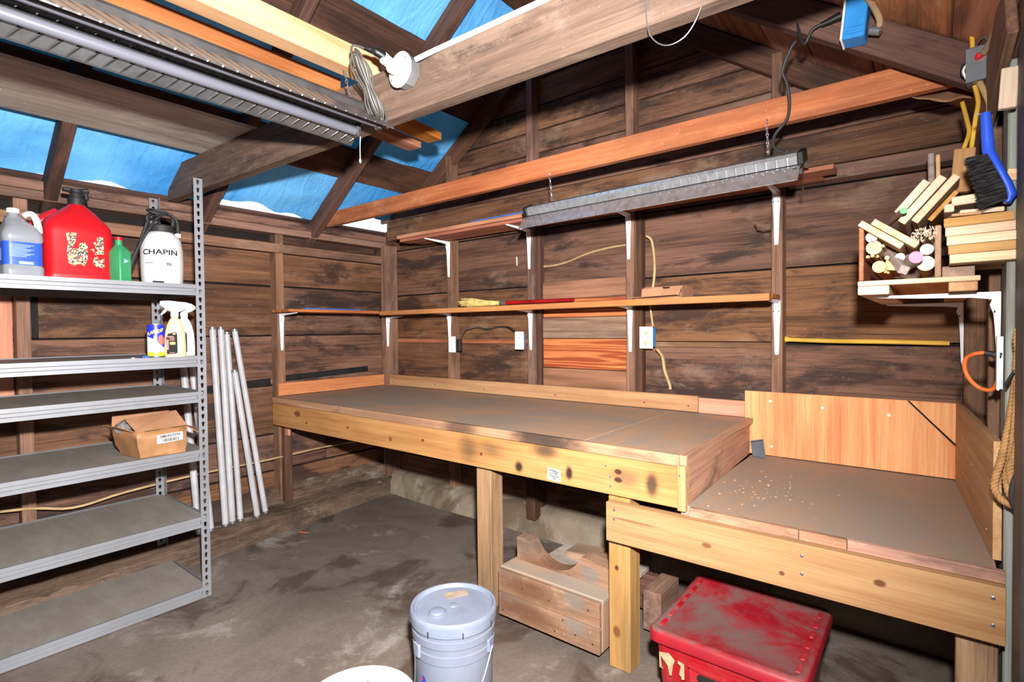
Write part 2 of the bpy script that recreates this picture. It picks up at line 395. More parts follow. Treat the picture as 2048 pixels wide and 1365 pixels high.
def clipped_plank(name, z0, z1, xa, xb, ya, yb, mat, parent, clip):
    """horizontal gable board; its ends follow the roof slope"""
    a0 = a1 = xa; b0 = b1 = xb
    if clip:
        e = 0.03
        a0 = max(xa, (z0-EAVE-e)/RS); a1 = max(xa, (z1-EAVE-e)/RS); b0 = min(xb, 3.70-(z0-EAVE-e)/RS); b1 = min(xb, 3.70-(z1-EAVE-e)/RS)
        if b0-a0 < 0.05: return
        if b1 < a1: a1 = b1 = (a1+b1)/2
    mb = MB(); pts = [(a0, z0), (b0, z0), (b1, z1), (a1, z1)]
    mb.add([(x, y, z) for y in (ya, yb) for x, z in pts], [(0, 1, 2, 3), (7, 6, 5, 4), (0, 4, 5, 1), (1, 5, 6, 2), (2, 6, 7, 3), (3, 7, 4, 0)])
    c = V(((a0+b0)/2, (ya+yb)/2, (z0+z1)/2))
    return mb.build(name, mat, parent, local=Matrix.Translation(c))

# back wall (gable end)
mb = MB(); mb.add([(x, y, z) for y in (0.135, 0.15) for x, z in ((-0.15, -0.05), (3.85, -0.05), (3.85, 2.1), (1.85, 3.46), (-0.15, 2.1))],
    [(0, 1, 2, 3, 4), (9, 8, 7, 6, 5)]+[(k, (k+1) % 5, 5+(k+1) % 5, 5+k) for k in range(5)])
wall_back = struct(mb.build('wall_back', 'backing'))
zs = [0.03, 0.30, 0.62, 0.935, 1.235, 1.61, 1.985, 2.215, 2.36, 2.49, 2.64, 2.80, 2.98, 3.16, 3.32, 3.44]
rnd = random.Random(3)
for i in range(len(zs)-1):
    z0, z1 = zs[i]+0.004, zs[i+1]-0.004-rnd.random()*0.006
    if i == 4: z0 += 0.008
    cuts = [-0.12, 3.80]
    if z1 < 2.2 and i in (0, 2, 3, 5, 6): cuts.insert(1, [1.495, 2.205, 0.745][i % 3])
    if z0 > 2.2 and i % 2 == 0: cuts.insert(1, [1.495, 2.205][i % 4 // 2])
    for a, b in zip(cuts[:-1], cuts[1:]):
        dy = rnd.random()*0.008
        clipped_plank('plank', z0, z1, a+0.002, b-0.002, 0.088-dy, 0.118-dy, 'old', wall_back, z1 > 2.12)
for x in (0.72, 1.47, 2.18, 2.95):
    zt = roof_z(x)-0.03
    plank('stud', (x, 0.0, 0.12), (x+0.05, 0.080, zt), 'old_stud', wall_back, 0.003)
    if x in (1.47, 2.18): plank('stud', (x+0.052, 0.025, 0.12), (x+0.085, 0.080, 2.0), 'old_dark', wall_back, 0.003)
plank('stud', (-0.005, -0.045, 0.12), (0.055, 0.080, 2.02), 'old_stud', wall_back, 0.003)
# wide header boards across the studs, under the ceiling joist
plank('header_board', (0.06, -0.028, 2.052), (3.655, -0.003, 2.20), 'old', wall_back, 0.003)
plank('header_board', (-0.02, -0.028, 2.204), (3.655, -0.003, 2.345), 'old', wall_back, 0.003)
plank('ledger_strip', (3.02, -0.02, 1.985), (3.655, 0.08, 2.048), 'old_stud', wall_back, 0.004)
# reddish battens over a seam, patch boards between two studs
plank('batten', (0.06, 0.066, 1.224), (0.715, 0.084, 1.252), 'fir_red', wall_back, 0.001)
plank('batten', (0.775, 0.066, 1.222), (1.465, 0.084, 1.25), 'fir_red', wall_back, 0.001)
plank('batten', (2.27, 0.066, 1.215), (2.945, 0.084, 1.243), 'old_stud', wall_back, 0.001)
for z0, z1, mt_, y in ((1.515, 1.625, 'trim_dull', 0.052), (1.395, 1.51, 'ply_red', 0.058), (1.262, 1.392, 'patch_grey', 0.05), (1.072, 1.258, 'ply_red', 0.054), (0.93, 1.068, 'trim_dull', 0.05)):
    if 'patch_grey' not in M: M['patch_grey'] = wood('grey_brown_board', (148, 120, 98), (108, 84, 68), 30, 0.6, (90, 70, 58), 0.4, 2.0, vary=0.04, wide=1.5)
    if mt_ == 'trim_dull':
        if 'trim_dull' not in M: M['trim_dull'] = wood('dull_pink_board', (156, 112, 90), (114, 78, 62), 26, 0.6, (100, 72, 60), 0.5, 2.0, vary=0.06)
    plank('patch_board', (1.558, y, z0), (2.176, 0.078, z1), mt_, wall_back, 0.002)
# concrete curb under the back wall
mb = MB(); N = 40; rings = []
for i in range(N+1):
    x = 0.0+3.7*i/N; k = rnd.uniform(-1, 1)
    f_ = -0.05-0.02*min(x, 1.5)+0.008*k
    rings.append([(x, 0.12, -0.02), (x, f_-0.03, -0.02), (x, f_-0.004*k, 0.05+0.01*k), (x, f_+0.03, 0.115+0.008*k), (x, 0.0, 0.14+0.005*k), (x, 0.12, 0.16)])
mb.loft(rings); mb.build('concrete_curb', 'curb', wall_back, smooth=True)

# left wall
mb = MB(); mb.box((-0.15, -5.0, -0.05), (-0.135, 0.15, 2.08)); wall_left = struct(mb.build('wall_left', 'backing'))
zl = [0.06, 0.34, 0.60, 0.945, 1.295, 1.645, 1.96]
for i in range(len(zl)-1):
    cuts = [-4.98, 0.085]
    cuts[1:1] = {0: [-0.9], 1: [-2.24, -0.52], 2: [-0.9], 3: [], 4: [-0.9], 5: [-2.24]}[i]
    for a, b in zip(cuts[:-1], cuts[1:]):
        dx = rnd.random()*0.008; gz = rnd.random()*0.008
        plank('plank', (-0.122+dx, a+0.002, zl[i]+0.004), (-0.092+dx, b-0.002, zl[i+1]-0.004-gz), 'old', wall_left)
plank('top_plate', (-0.115, -5.0, 2.004), (0.0, 0.075, 2.052), 'old_stud', wall_left, 0.004)
plank('top_plate', (-0.115, -5.0, 2.054), (0.004, 0.075, 2.102), 'old', wall_left, 0.004)
for y in (-0.937, -2.275, -3.0, -3.75):
    plank('stud', (-0.088, y, 0.13), (0.0, y+0.055, 2.0), 'old_stud', wall_left, 0.003)
plank('ledger_strip', (0.002, -2.6, 1.868), (0.022, 0.10, 1.928), 'old_stud', wall_left, 0.002)
plank('ledger_strip', (-0.088, -0.87, 1.945), (-0.06, -0.06, 1.998), 'old_dark', wall_left, 0.002)
mb = MB(); mb.obox((-0.086, -0.84, 0.985), (-0.086, -0.13, 1.01), 0.045, 0.008); mb.build('felt_strip', 'black_felt', wall_left)
mb = MB(); mb.obox((-0.086, -1.5, 0.945), (-0.086, -0.95, 0.97), 0.05, 0.008); mb.build('felt_strip', 'black_felt', wall_left)
# rotted sill
rings = []; N = 60
for i in range(N+1):
    y = 0.05-3.6*i/N; k = rnd.uniform(-1, 1); t = min(1.0, max(0.0, -y/1.3)); fr = 0.10+0.15*t+0.06*max(0, (-y-1.3))/1.5
    rings.append([(-0.12, y, -0.02), (-0.12, y, 0.24), (-0.02+0.008*k, y, 0.20+0.01*k), (0.015, y, 0.125+0.008*k), (0.5*fr+0.03, y, 0.105+0.012*k), (fr-0.03, y, 0.075+0.012*k), (fr+0.006*k, y, 0.02), (fr+0.012, y, -0.02)])
mb = MB(); mb.loft(rings); mb.build('sill_beam', 'sill', wall_left, smooth=True, local=mtx((0, -1.7, 0), (0, 1, 0), (-1, 0, 0), (0, 0, 1)))
# patched plywood piece and foam by the far stud
plank('patch_board', (-0.085, -2.62, 0.99), (-0.066, -2.28, 1.52), 'trim_pink', wall_left)
plank('patch_board', (-0.085, -2.212, 1.30), (-0.07, -2.18, 1.53), 'black_felt', wall_left)

# right wall: planks, studs, brace
def rp(y, off=0.0, z=0.0): return V((rx(y)+off, y, z))
mb = MB(); mb.add([rp(y, o_, z) for o_ in (0.135, 0.15) for y, z in ((0.15, -0.05), (-5.0, -0.05), (-5.0, 2.12), (0.15, 2.12))],
    [(0, 1, 2, 3), (7, 6, 5, 4), (0, 4, 5, 1), (1, 5, 6, 2), (2, 6, 7, 3), (3, 7, 4, 0)])
wall_right = struct(mb.build('wall_right', 'backing'))
zr = [0.05, 0.36, 0.68, 1.0, 1.33, 1.68, 2.0]
for i in range(len(zr)-1):
    zc = (zr[i]+zr[i+1])/2
    board('plank', rp(0.085, 0.105, zc), rp(-4.95, 0.105, zc), zr[i+1]-zr[i]-0.008, 0.03, 'old', wall_right)
board('stud', rp(-0.03, 0.045, 0.1), rp(-0.03, 0.045, 2.0), 0.09, 0.055, 'old_stud', wall_right, up=(1, 0, 0), bev=0.003)
for y in (-0.62, -1.75, -2.5, -3.3, -4.1):
    board('stud', rp(y, 0.045, 0.1), rp(y, 0.045, 2.0), 0.09, 0.055, 'old_stud', wall_right, up=(1, 0, 0), bev=0.003)
board('top_plate', rp(0.08, 0.06, 2.03), rp(-5.0, 0.06, 2.03), 0.05, 0.115, 'old_stud', wall_right)
board('top_plate', rp(0.08, 0.06, 2.08), rp(-5.0, 0.06, 2.08), 0.048, 0.115, 'old', wall_right)

# front wall behind the photographer
mb = MB(); mb.box((-0.14, -5.05, 0), (4.13, -4.98, 2.25))
mb.add([(x, y, z) for y in (-5.05, -4.98) for x, z in ((-0.1, 2.25), (4.0, 2.25), (1.95, 3.5))], [(0, 1, 2), (5, 4, 3), (0, 3, 4, 1), (1, 4, 5, 2), (2, 5, 3, 0)])
wall_front = struct(mb.build('wall_front', 'old_dark'))

# roof: the right slope has a plank deck, the left one gapped boards under the tarp
def rl(x, y, off=0.0, side=0):      # a point on the roof underside, raised off along the slope's normal
    c = 1/math.hypot(1, RS)
    p = V((x, y, EAVE+RS*x))+V((-RS*c, 0, c))*off
    if side: p.x = 3.70-p.x
    return p
NL = V((-RS, 0, 1)).normalized(); NR = V((RS, 0, 1)).normalized()
mb = MB()
mb.add([rl(x, y, o_, 1) for o_ in (0.035, 0.05) for x, y in ((-0.45, 0.3), (1.9, 0.3), (1.9, -5.1), (-0.45, -5.1))],
    [(0, 1, 2, 3), (7, 6, 5, 4), (0, 4, 5, 1), (1, 5, 6, 2), (2, 6, 7, 3), (3, 7, 4, 0)])
ceiling = struct(mb.build('ceiling', 'backing'))
x = -0.30
while x < 1.86:
    wd = rnd.uniform(0.17, 0.25); a = rl(x+wd/2, 0.28, 0.016, 1); b = rl(x+wd/2, -5.05, 0.016, 1)
    board('roof_plank', a, b, 0.024, (wd-0.006)/math.cos(math.atan(RS)), 'reddeck', ceiling, up=NR); x += wd
# boards left under the tarp (left slope)
for xa, xb in ((0.345, 0.545), (0.95, 1.235), (-0.30, -0.02), (1.58, 1.80)):
    c = math.hypot(1, RS); xm = (xa+xb)/2
    board('sheathing_board', rl(xm, 0.28, 0.013), rl(xm, -5.05, 0.013), 0.024, (xb-xa)*c, 'old_dark', ceiling, up=NL)
# rafters, both slopes, nailed to a ridge board
for y in (0.035, -0.64, -1.385, -2.13, -2.88, -3.63, -4.4):
    for s in (0, 1):
        m_ = 'old_dark'
        p0 = rl(-0.28, y, -0.054, s); p1 = rl(1.83, y, -0.054, s)
        board('rafter', p0, p1, 0.105, 0.055, m_, ceiling, up=(NR if s else NL), bev=0.003)
plank('ridge_board', (1.835, -5.0, 3.27), (1.865, 0.1, 3.43), 'old_dark', ceiling)
# tie beams
def tie(y0, y1, mat):
    mb = MB(); th = 0.052; H = 0.19
    for yy in (0, 1):
        pass
    poly = [(0.0, 2.108), (3.75, 2.108), (3.75, 2.20), (3.62, 2.298), (0.115, 2.298), (0.0, 2.16)]
    x_, y_ = V((1, (y1-y0)/3.7, 0)).normalized(), None
    y_ = V((-x_.y, x_.x, 0)); m = mtx((0, y0, 0), x_, (0, 0, 1), y_)
    mb.prism(poly, 0, th, m); lm = mtx((1.85, (y0+y1)/2, 2.2), x_, y_, (0, 0, 1))
    return mb.build('tie_beam', mat, ceiling, local=lm)
tie(-1.592, -1.455, 'sawn')
tie(-3.05, -2.95, 'sawn')
# ceiling joist of newer orange fir near the gable
plank('ceiling_joist', (-0.09, -0.545, 2.104), (3.62, -0.505, 2.206), 'fir', ceiling, 0.003)

# door jamb at the right edge
M['jamb'] = wood('grey_green_painted_wood', (152, 156, 146), (120, 122, 114), 10, 0.2, (112, 100, 90), 0.5, 2.5, vary=0.03, bump=0.2)
M['jamb2'] = plain('dull_grey_paint', (74, 74, 74), 0.55, 0, 0.15)
struct(board('trim_1', rp(-0.868, 0.066, 0.0), rp(-0.868, 0.066, 2.0), 0.13, 0.125, 'jamb', up=(1, 0, 0), bev=0.004))
struct(board('trim_2', rp(-1.11, 0.075, 0.0), rp(-1.11, 0.075, 2.0), 0.16, 0.16, 'jamb2', up=(1, 0, 0), bev=0.006))

# blue tarpaulin over the left slope, sagging between the boards
t = NT('blue_tarpaulin'); v, r = t.coords(False)
n1 = t.noise(t.n('ShaderNodeMapping', {'Vector': v, 'Scale': (1.0, 1.5, 1.0)}).outputs[0], 1.3, 4, 0.5, 0.6)
n2 = t.noise(v, 55, 2); colr = t.mix(t.ramp(n1, 0.35, 0.68), lin((68, 150, 222)), lin((114, 188, 244)))
n3 = t.noise(t.n('ShaderNodeMapping', {'Vector': v, 'Scale': (1.0, 4.0, 1.0)}).outputs[0], 4.0, 3, 0.5, 1.2)
t.bump(t.math('ADD', t.math('ADD', t.math('MULTIPLY', n1, 3.0), t.math('MULTIPLY', n3, 0.7)), t.math('MULTIPLY', n2, 0.1)), 0.8, 0.02)
t.fin(colr, 0.5, 0, 0.4)
tr = t.n('ShaderNodeBsdfTranslucent', {'Color': lin((40, 130, 170))})
ms = t.n('ShaderNodeMixShader', {0: 0.10, 1: t.b.outputs[0], 2: tr.outputs[0]}); t.t.links.new(ms.outputs[0], t.out.inputs[0])
M['tarp'] = t.m
mb = MB(); NX, NY = 46, 110; rg = random.Random(11)
def torn(y):   # where the lower edge of the tarp ends
    e = -0.045+0.02*math.sin(y*9.0)+0.012*math.sin(y*23.0+1)
    if -1.36 < y < -0.68: e += 0.075*math.sin((y+1.36)/0.68*math.pi)**0.5
    if y < -1.45: e += 0.03
    if y > -0.62: e += 0.16*max(0.0, min(1.0, (y+0.62)/0.25))
    return e
for j in range(NY+1):
    y = 0.34-5.4*j/NY; e = torn(y)
    for i in range(NX+1):
        x = e+(1.93-e)*i/NX
        sag = 0.028-0.012*abs(math.sin(math.pi*(y-0.035)/0.745))*(1 if i < NX else 0)+0.006*math.sin(x*23+y*9)*math.sin(y*17)+0.004*math.sin(x*41-y*6)
        mb.v.append(rl(x, y, sag))
for j in range(NY):
    for i in range(NX):
        a = j*(NX+1)+i; mb.f.append([a, a+1, a+NX+2, a+NX+1]); mb.mi.append(0)
tarp = tag(mb.build('tarp', 'tarp', smooth=True, ang=180), 'blue plastic tarpaulin stretched over the left roof slope above the rafters', 'tarp')

# ------------------------------------------------------------------ workbench (upper level)
def screw(parent, p, n, r=0.004, mat='chrome'):
    mb = MB(); x, y, z = frame(n, (0.1, 0.2, 1)); m = mtx(p, y, z, x)
    mb.lathe([(r, -0.002), (r, 0.0008), (r*0.5, 0.0016)], n=10, mt=m.to_3x3(), c=p); return mb.build('screw_head', mat, parent)
BLK = (40, 34, 30)
spots_f = [((0.42, 0, 0.0), (0.05, 1, 0.055), (52, 44, 34), 0.6, 0.9), ((0.56, 0, 0.02), (0.055, 1, 0.03), (70, 62, 44), 0.5, 0.9),
           ((0.72, 0, -0.035), (0.022, 1, 0.025), (28, 24, 24), 0.95, 0.5), ((0.98, 0, -0.02), (0.016, 1, 0.026), (28, 24, 24), 0.95, 0.5),
           ((1.335, 0, -0.005), (0.022, 1, 0.04), (40, 34, 30), 0.85, 0.55), ((1.23, 0, 0.0), (0.05, 1, 0.03), (110, 84, 62), 0.7, 0.7),
           ((0.86, 0, 0.055), (0.06, 1, 0.03), (48, 40, 34), 0.8, 0.7), ((1.20, 0, 0.02), (0.014, 1, 0.009), (62, 34, 24), 0.95, 0.3), ((1.20, 0, -0.012), (0.016, 1, 0.009), (62, 34, 24), 0.95, 0.3),
           ((-1.11, 0, 0.03), (0.035, 1, 0.017), (104, 58, 34), 0.9, 0.3), ((-1.0, 0, -0.02), (0.008, 1, 0.008), (84, 48, 28), 0.9, 0.3),
           ((0.10, 0, 0.005), (0.012, 1, 0.010), (90, 54, 34), 0.9, 0.3), ((0.5, 0, -0.01), (0.008, 1, 0.008), (80, 48, 30), 0.9, 0.3), ((-0.55, 0, 0.0), (0.010, 1, 0.008), (100, 60, 36), 0.9, 0.3), ((-0.16, 0, -0.02), (0.012, 1, 0.012), (96, 60, 40), 0.9, 0.3)]
M['fascia'] = wood('bench_fascia_pine', (184, 136, 84), (154, 104, 58), 24, 0.45, (150, 100, 54), 0.3, 1.4, vary=0.0, bump=0.2, spots=spots_f)
spots_e = [((0.36, 0, 0), (0.10, 1, 0.05), (70, 54, 44), 0.8, 0.6), ((0.86, 0, 0), (0.16, 1, 0.06), (40, 34, 32), 0.85, 0.5), ((-0.2, 0, 0), (0.4, 1, 0.02), (128, 96, 74), 0.7, 0.7)]
M['fascia_edge'] = wood('bench_edge_strip', (182, 140, 108), (148, 104, 78), 16, 0.4, (104, 78, 62), 0.6, 2.4, (204, 172, 146), 0.3, vary=0.0, spots=spots_e)
wb = thing('workbench', 'long wooden workbench with dusty grey top and stained yellow pine front against the back wall', 'workbench', (1.45, -0.5, 0))
plank('front_rail', (0.0, -0.982, 0.68), (2.862, -0.944, 0.828), 'fascia', wb)
plank('rail_end', (2.862, -0.984, 0.672), (2.892, -0.944, 0.832), 'pine', wb)
plank('edge_strip', (0.0, -0.984, 0.830), (2.868, -0.962, 0.871), 'fascia_edge', wb)
plank('edge_strip', (2.869, -0.984, 0.834), (2.895, -0.962, 0.871), 'edge', wb)
M['dusty'].name
plank('worktop', (0.008, -0.961, 0.845), (2.466, 0.0, 0.870), 'dusty', wb, 0.001)
plank('worktop', (2.469, -0.961, 0.845), (2.872, 0.0, 0.8695), 'dusty', wb, 0.001)
o = board('end_panel', (2.883, -0.97, 0.7805), (2.846, -0.01, 0.7805), 0.181, 0.019, 'edge', wb); o['label'] = 'pinkish worn plywood riser at the step'
plank('backsplash', (0.058, -0.022, 0.874), (2.60, -0.001, 0.960), 'trim_pine' if 'trim_pine' in M else 'pine', wb)
plank('backsplash', (2.603, -0.022, 0.872), (2.832, -0.001, 0.952), 'trim_pink', wb)
plank('backsplash', (0.003, -0.945, 0.874), (0.022, -0.047, 0.962), 'trim_pink', wb)
plank('post', (1.862, -0.942, 0.0), (1.952, -0.852, 0.845), 'post', wb, 0.004)
plank('leg', (0.004, -0.925, 0.13), (0.05, -0.87, 0.680), 'old_dark', wb, 0.003)
board('brace', (0.06, -0.91, 0.60), (0.06, -0.905, 0.845), 0.05, 0.02, 'trim_pink', wb, up=(1, 0, 0))
plank('support_rail', (0.06, -0.035, 0.74), (2.84, -0.003, 0.842), 'old_stud', wb)
for x in (0.75, 1.5, 2.2): plank('joist', (x, -0.94, 0.75), (x+0.04, -0.037, 0.842), 'old_stud', wb)
plank('leg', (1.52, -0.10, 0.10), (1.59, -0.037, 0.742), 'old_dark', wb)
for x in (0.1, 0.6, 1.1, 1.7, 2.3, 2.55): screw(wb, (x, -0.0224, 0.90+0.03*(x % 0.2)), (0, -1, 0), 0.004, 'rust')
for x, z in ((2.60, 0.75), (2.60, 0.715), (2.872, 0.80), (2.58, 0.79)): screw(wb, (x, -0.9845, z), (0, -1, 0))
# tag stapled to the rail
M['paper'] = plain('white_paper', (196, 195, 192), 0.7, 0, 0.05)
M['ink'] = plain('black_ink', (24, 22, 22), 0.7)
tagm = thing('paper_tag', 'small white paper tag reading TRAILER TIRE stuck to the bench rail', 'tag', (2.338, -0.984, 0.69))
board('sheet', (2.306, -0.9845, 0.716), (2.371, -0.9845, 0.713), 0.05, 0.0015, 'paper', tagm, bev=0.0002)
for s, z, sz in (('HIGH SPEED', 0.7195, 0.0085), ('TRAILER', 0.709, 0.0125), ('TIRE', 0.6985, 0.0115)):
    text_mesh('lettering', s, sz, 'ink', tagm, lambda x, y, z=z: (2.338+x, -0.9856, z+y-0.04*x), 0.0004)
mbx = MB(); mbx.obox((2.312, -0.9856, 0.7335), (2.352, -0.9856, 0.7315), 0.003, 0.0004); mbx.obox((2.33, -0.9856, 0.7275), (2.362, -0.9856, 0.726), 0.003, 0.0004); mbx.build('lettering', 'ink', tagm)

# ------------------------------------------------------------------ low bench at the right
lb = thing('low_bench', 'lower step of the bench with plywood back and side panels and yellow pine rail', 'workbench', (3.3, -0.5, 0))
spots_l = [((0.30, 0, 0.012), (0.014, 1, 0.010), (92, 54, 32), 0.95, 0.3), ((-0.18, 0, 0.0), (0.016, 1, 0.009), (110, 66, 40), 0.9, 0.3), ((0.9-0.18, 0, -0.02), (0.02, 1, 0.012), (84, 52, 36), 0.9, 0.3), ((-0.45, 0, 0.02), (0.09, 1, 0.005), (120, 80, 50), 0.8, 0.4), ((0.05, 0, -0.03), (0.008, 1, 0.007), (80, 48, 30), 0.9, 0.3)]
M['rail_low'] = wood('low_rail_pine', (168, 130, 90), (146, 104, 67), 30, 0.5, vary=0.0, bump=0.2, spots=spots_l)
plank('front_rail', (2.594, -1.012, 0.512), (3.715, -0.972, 0.660), 'rail_low', lb)
plank('worktop', (2.868, -0.964, 0.652), (3.70, -0.004, 0.690), 'dusty2', lb, 0.001)
for a, b in ((2.905, 3.245), (3.247, 3.372), (3.374, 3.716)): plank('edge_strip', (a, -0.984, 0.661), (b, -0.965, 0.6915), 'edge', lb, 0.001)
bp = board('back_panel', (3.242, -0.007, 0.694), (3.242, -0.007, 1.004), 0.82, 0.014, 'ply', lb, up=(1, 0, 0), bev=0.001)
# the panel's broken-off corner piece sits in its own recess
mb = MB(); m_ = mtx((0, -0.0165, 0), (1, 0, 0), (0, 0, 1), (0, -1, 0)); mb.prism([(3.49, 1.002), (3.651, 1.002), (3.651, 0.828)], -0.002, 0.001, m_); mb.build('corner_piece', 'ply', lb, local=mtx((3.6, -0.016, 0.9), (0, 0, 1), (0, 1, 0), (-1, 0, 0)))
mb = MB(); mb.prism([(3.482, 1.003), (3.49, 1.003), (3.652, 0.826), (3.652, 0.815)], -0.002, 0.0012, m_); mb.build('crack', 'backing', lb)
sp_ = board('side_panel', (rx(-0.015)-0.012, -0.015, 0.851), (rx(-0.9)-0.012, -0.905, 0.851), 0.318, 0.018, 'ply_brown', lb, bev=0.001)
for x, z in ((2.95, 0.96), (3.17, 0.945), (3.42, 0.935), (2.955, 0.74)): screw(lb, (x, -0.0145, z), (0, -1, 0), 0.006, 'white_metal')
for y, z in ((-0.25, 0.90), (-0.5, 0.86), (-0.8, 0.74)): screw(lb, (rx(y)-0.0215, y, z), (-1, 0, 0), 0.005)
for x, z in ((2.63, 0.635), (2.63, 0.60), (3.26, 0.625), (3.26, 0.57), (3.69, 0.63), (3.69, 0.56)): screw(lb, (x, -1.0125, z), (0, -1, 0), 0.005)
M['post2'] = wood('yellow_post', (170, 130, 78), (142, 102, 55), 34, 0.5, (118, 100, 66), 0.4, 1.5, vary=0.0, bump=0.25, spots=[((-0.19, 0, -0.012), (0.022, 1, 0.014), (110, 66, 36), 0.95, 0.35), ((0.06, 0, -0.01), (0.01, 1, 0.008), (70, 44, 28), 0.95, 0.3)])
plank('post', (2.582, -0.970, 0.0), (2.672, -0.882, 0.672), 'post2', lb, 0.003)
plank('post', (3.62, -0.955, 0.0), (3.705, -0.87, 0.650), 'post', lb, 0.003)
plank('support_rail', (2.70, -0.97, 0.56), (3.70, -0.94, 0.650), 'old_stud', lb)
plank('support_rail', (2.66, -0.05, 0.56), (3.65, -0.016, 0.650), 'old_stud', lb)
# grey bent sheet-metal scrap in the corner of the low bench
mb = MB(); m_ = mtx((2.905, -0.078, 0.6935), V((1, -0.12, 0)).normalized(), V((-0.05, 0.55, 0.83)).normalized(), V((0.1, -0.83, 0.55)).normalized())
mb.prism([(-0.02, 0.0), (0.04, 0.0), (0.022, 0.088), (-0.036, 0.072)], 0, 0.003, m_); mb.prism([(-0.035, 0.069), (0.0215, 0.085), (0.022, 0.089), (-0.036, 0.073)], 0, 0.016, m_)
M['blue_grey'] = plain('blue_grey_sheet', (92, 96, 104), 0.5, 0.2)
tag(mb.build('metal_scrap', 'blue_grey'), 'bent blue-grey metal scrap leaning in the left corner of the low bench', 'scrap')
# wood crumbs
rc = random.Random(5); mb = MB()
for i in range(70):
    x = 2.98+rc.gauss(0.06, 0.09); y = -0.62+rc.gauss(0, 0.12); s = rc.uniform(0.0015, 0.005)
    if x < 2.9: continue
    mb.box((x, y, 0.6902), (x+s*rc.uniform(1, 2), y+s, 0.6902+s*0.5))
o = mb.build('wood_crumbs', 'pine_pale'); tag(o, 'pale wood crumbs scattered over the low bench top', 'crumbs'); o['kind'] = 'stuff'

# ------------------------------------------------------------------ wall shelves and brackets
def shelf_board(lo, hi, mat, label, grp=None):
    return tag(plank('shelf_board', lo, hi, mat), label, 'shelf', grp)
shelf_board((0.022, -0.985, 1.452), (0.135, -0.21, 1.472), 'fir_red', 'inner shelf board along the left wall beside the corner')
shelf_board((0.139, -0.985, 1.452), (0.246, -0.262, 1.472), 'fir_red', 'outer shelf board along the left wall with a bare front edge')
shelf_board((0.03, -0.118, 1.452), (2.99, -0.002, 1.474), 'fir_red', 'rear board of the lower shelf on the back wall')
shelf_board((0.03, -0.205, 1.451), (1.72, -0.122, 1.470), 'fir_red', 'middle board of the lower back-wall shelf, under the whisk broom')
shelf_board((0.252, -0.262, 1.438), (3.0, -0.209, 1.470), 'fir_shelf', 'long orange front board of the lower back-wall shelf')
shelf_board((1.724, -0.205, 1.451), (3.0, -0.122, 1.470), 'fir_shelf', 'yellowish middle board of the lower back-wall shelf, under the small open carton')
shelf_board((0.50, -0.128, 1.978), (3.18, -0.032, 1.998), 'fir_red', 'rear board of the upper shelf on the back wall')
shelf_board((0.47, -0.235, 1.976), (3.24, -0.132, 1.996), 'fir', 'front board of the upper back-wall shelf behind the hanging light')
shelf_board((0.455, -0.25, 1.998), (3.13, -0.15, 2.022), 'fir_shelf', 'loose orange plank lying on top of the upper back-wall shelf')
M['blue_paint'] = plain('blue_painted_wood', (66, 104, 176), 0.6, 0, 0.15)
tag(plank('paint_strip', (0.20, -0.86, 1.4735), (0.238, -0.42, 1.482), 'blue_paint'), 'thin blue painted strip lying on the left wall shelf', 'strip')
tag(plank('paint_strip', (1.20, -0.246, 2.0235), (1.78, -0.21, 2.033), 'blue_paint'), 'thin blue painted strip on the upper shelf left of the hanging light', 'strip')

def make_bracket(name, label, org, out, long_leg=0.27, arm=0.22, group=None):
    """stamped steel bracket: ribbed vertical leg on the wall, arm under the shelf; org = top of leg on the wall"""
    o = V(org); ou = V(out).normalized(); up = V((0, 0, 1)); sd = ou.cross(up)
    root = thing(name, label, 'bracket', o-up*long_leg, group)
    m = mtx(o, ou, up, sd)
    W = 0.017
    def strap(pts, nm):
        mb = MB(); rings = []
        for (a, b, w, t, na, nb) in pts:      # position a (out), b (up), half width, thickness along normal (na,nb)
            rings.append([m @ V((a, b, -w)), m @ V((a+na*t*0.2, b+nb*t*0.2, -w)), m @ V((a+na*t, b+nb*t, -w*0.45)), m @ V((a+na*t, b+nb*t, w*0.45)), m @ V((a+na*t*0.2, b+nb*t*0.2, w)), m @ V((a, b, w))])
        mb.loft(rings); return mb.build(nm, 'white_metal', root, smooth=True, ang=30)
    L = long_leg
    strap([(0.001, -L, 0.008, 0.004, 1, 0), (0.001, -L+0.015, 0.010, 0.007, 1, 0), (0.001, -L*0.5, 0.013, 0.011, 1, 0), (0.001, -0.06, W, 0.014, 1, 0), (0.001, -0.03, W, 0.022, 1, -0.3), (0.001, -0.002, W, 0.016, 1, -1)], 'leg')
    strap([(0.001, -0.001, W, 0.020, 0.6, -1), (0.03, -0.001, W, 0.018, 0.1, -1), (0.06, -0.001, W, 0.014, 0, -1), (arm*0.6, -0.001, 0.013, 0.011, 0, -1), (arm-0.012, -0.001, 0.010, 0.006, 0, -1), (arm, -0.001, 0.008, 0.004, 0, -1)], 'arm')
    for a, b, d in ((0.0065, -L+0.012, 0), (0.0145, -0.055, 0.010), (0.0145, -0.055, -0.010)):
        screw(root, m @ V((a-0.001, b, d)), ou, 0.0035, 'black')
    return root
for i, x in enumerate((0.745, 1.495, 2.205, 2.975)):
    make_bracket('shelf_bracket', ['white steel bracket under the lower shelf, at the first outlet', 'white steel bracket under the lower shelf, beside the second outlet', 'white steel bracket under the lower shelf, beside the blue outlet box', 'white steel bracket under the right end of the lower shelf'][i], (x, 0, 1.451), (0, -1, 0), 0.265, 0.20, 'lower shelf brackets')
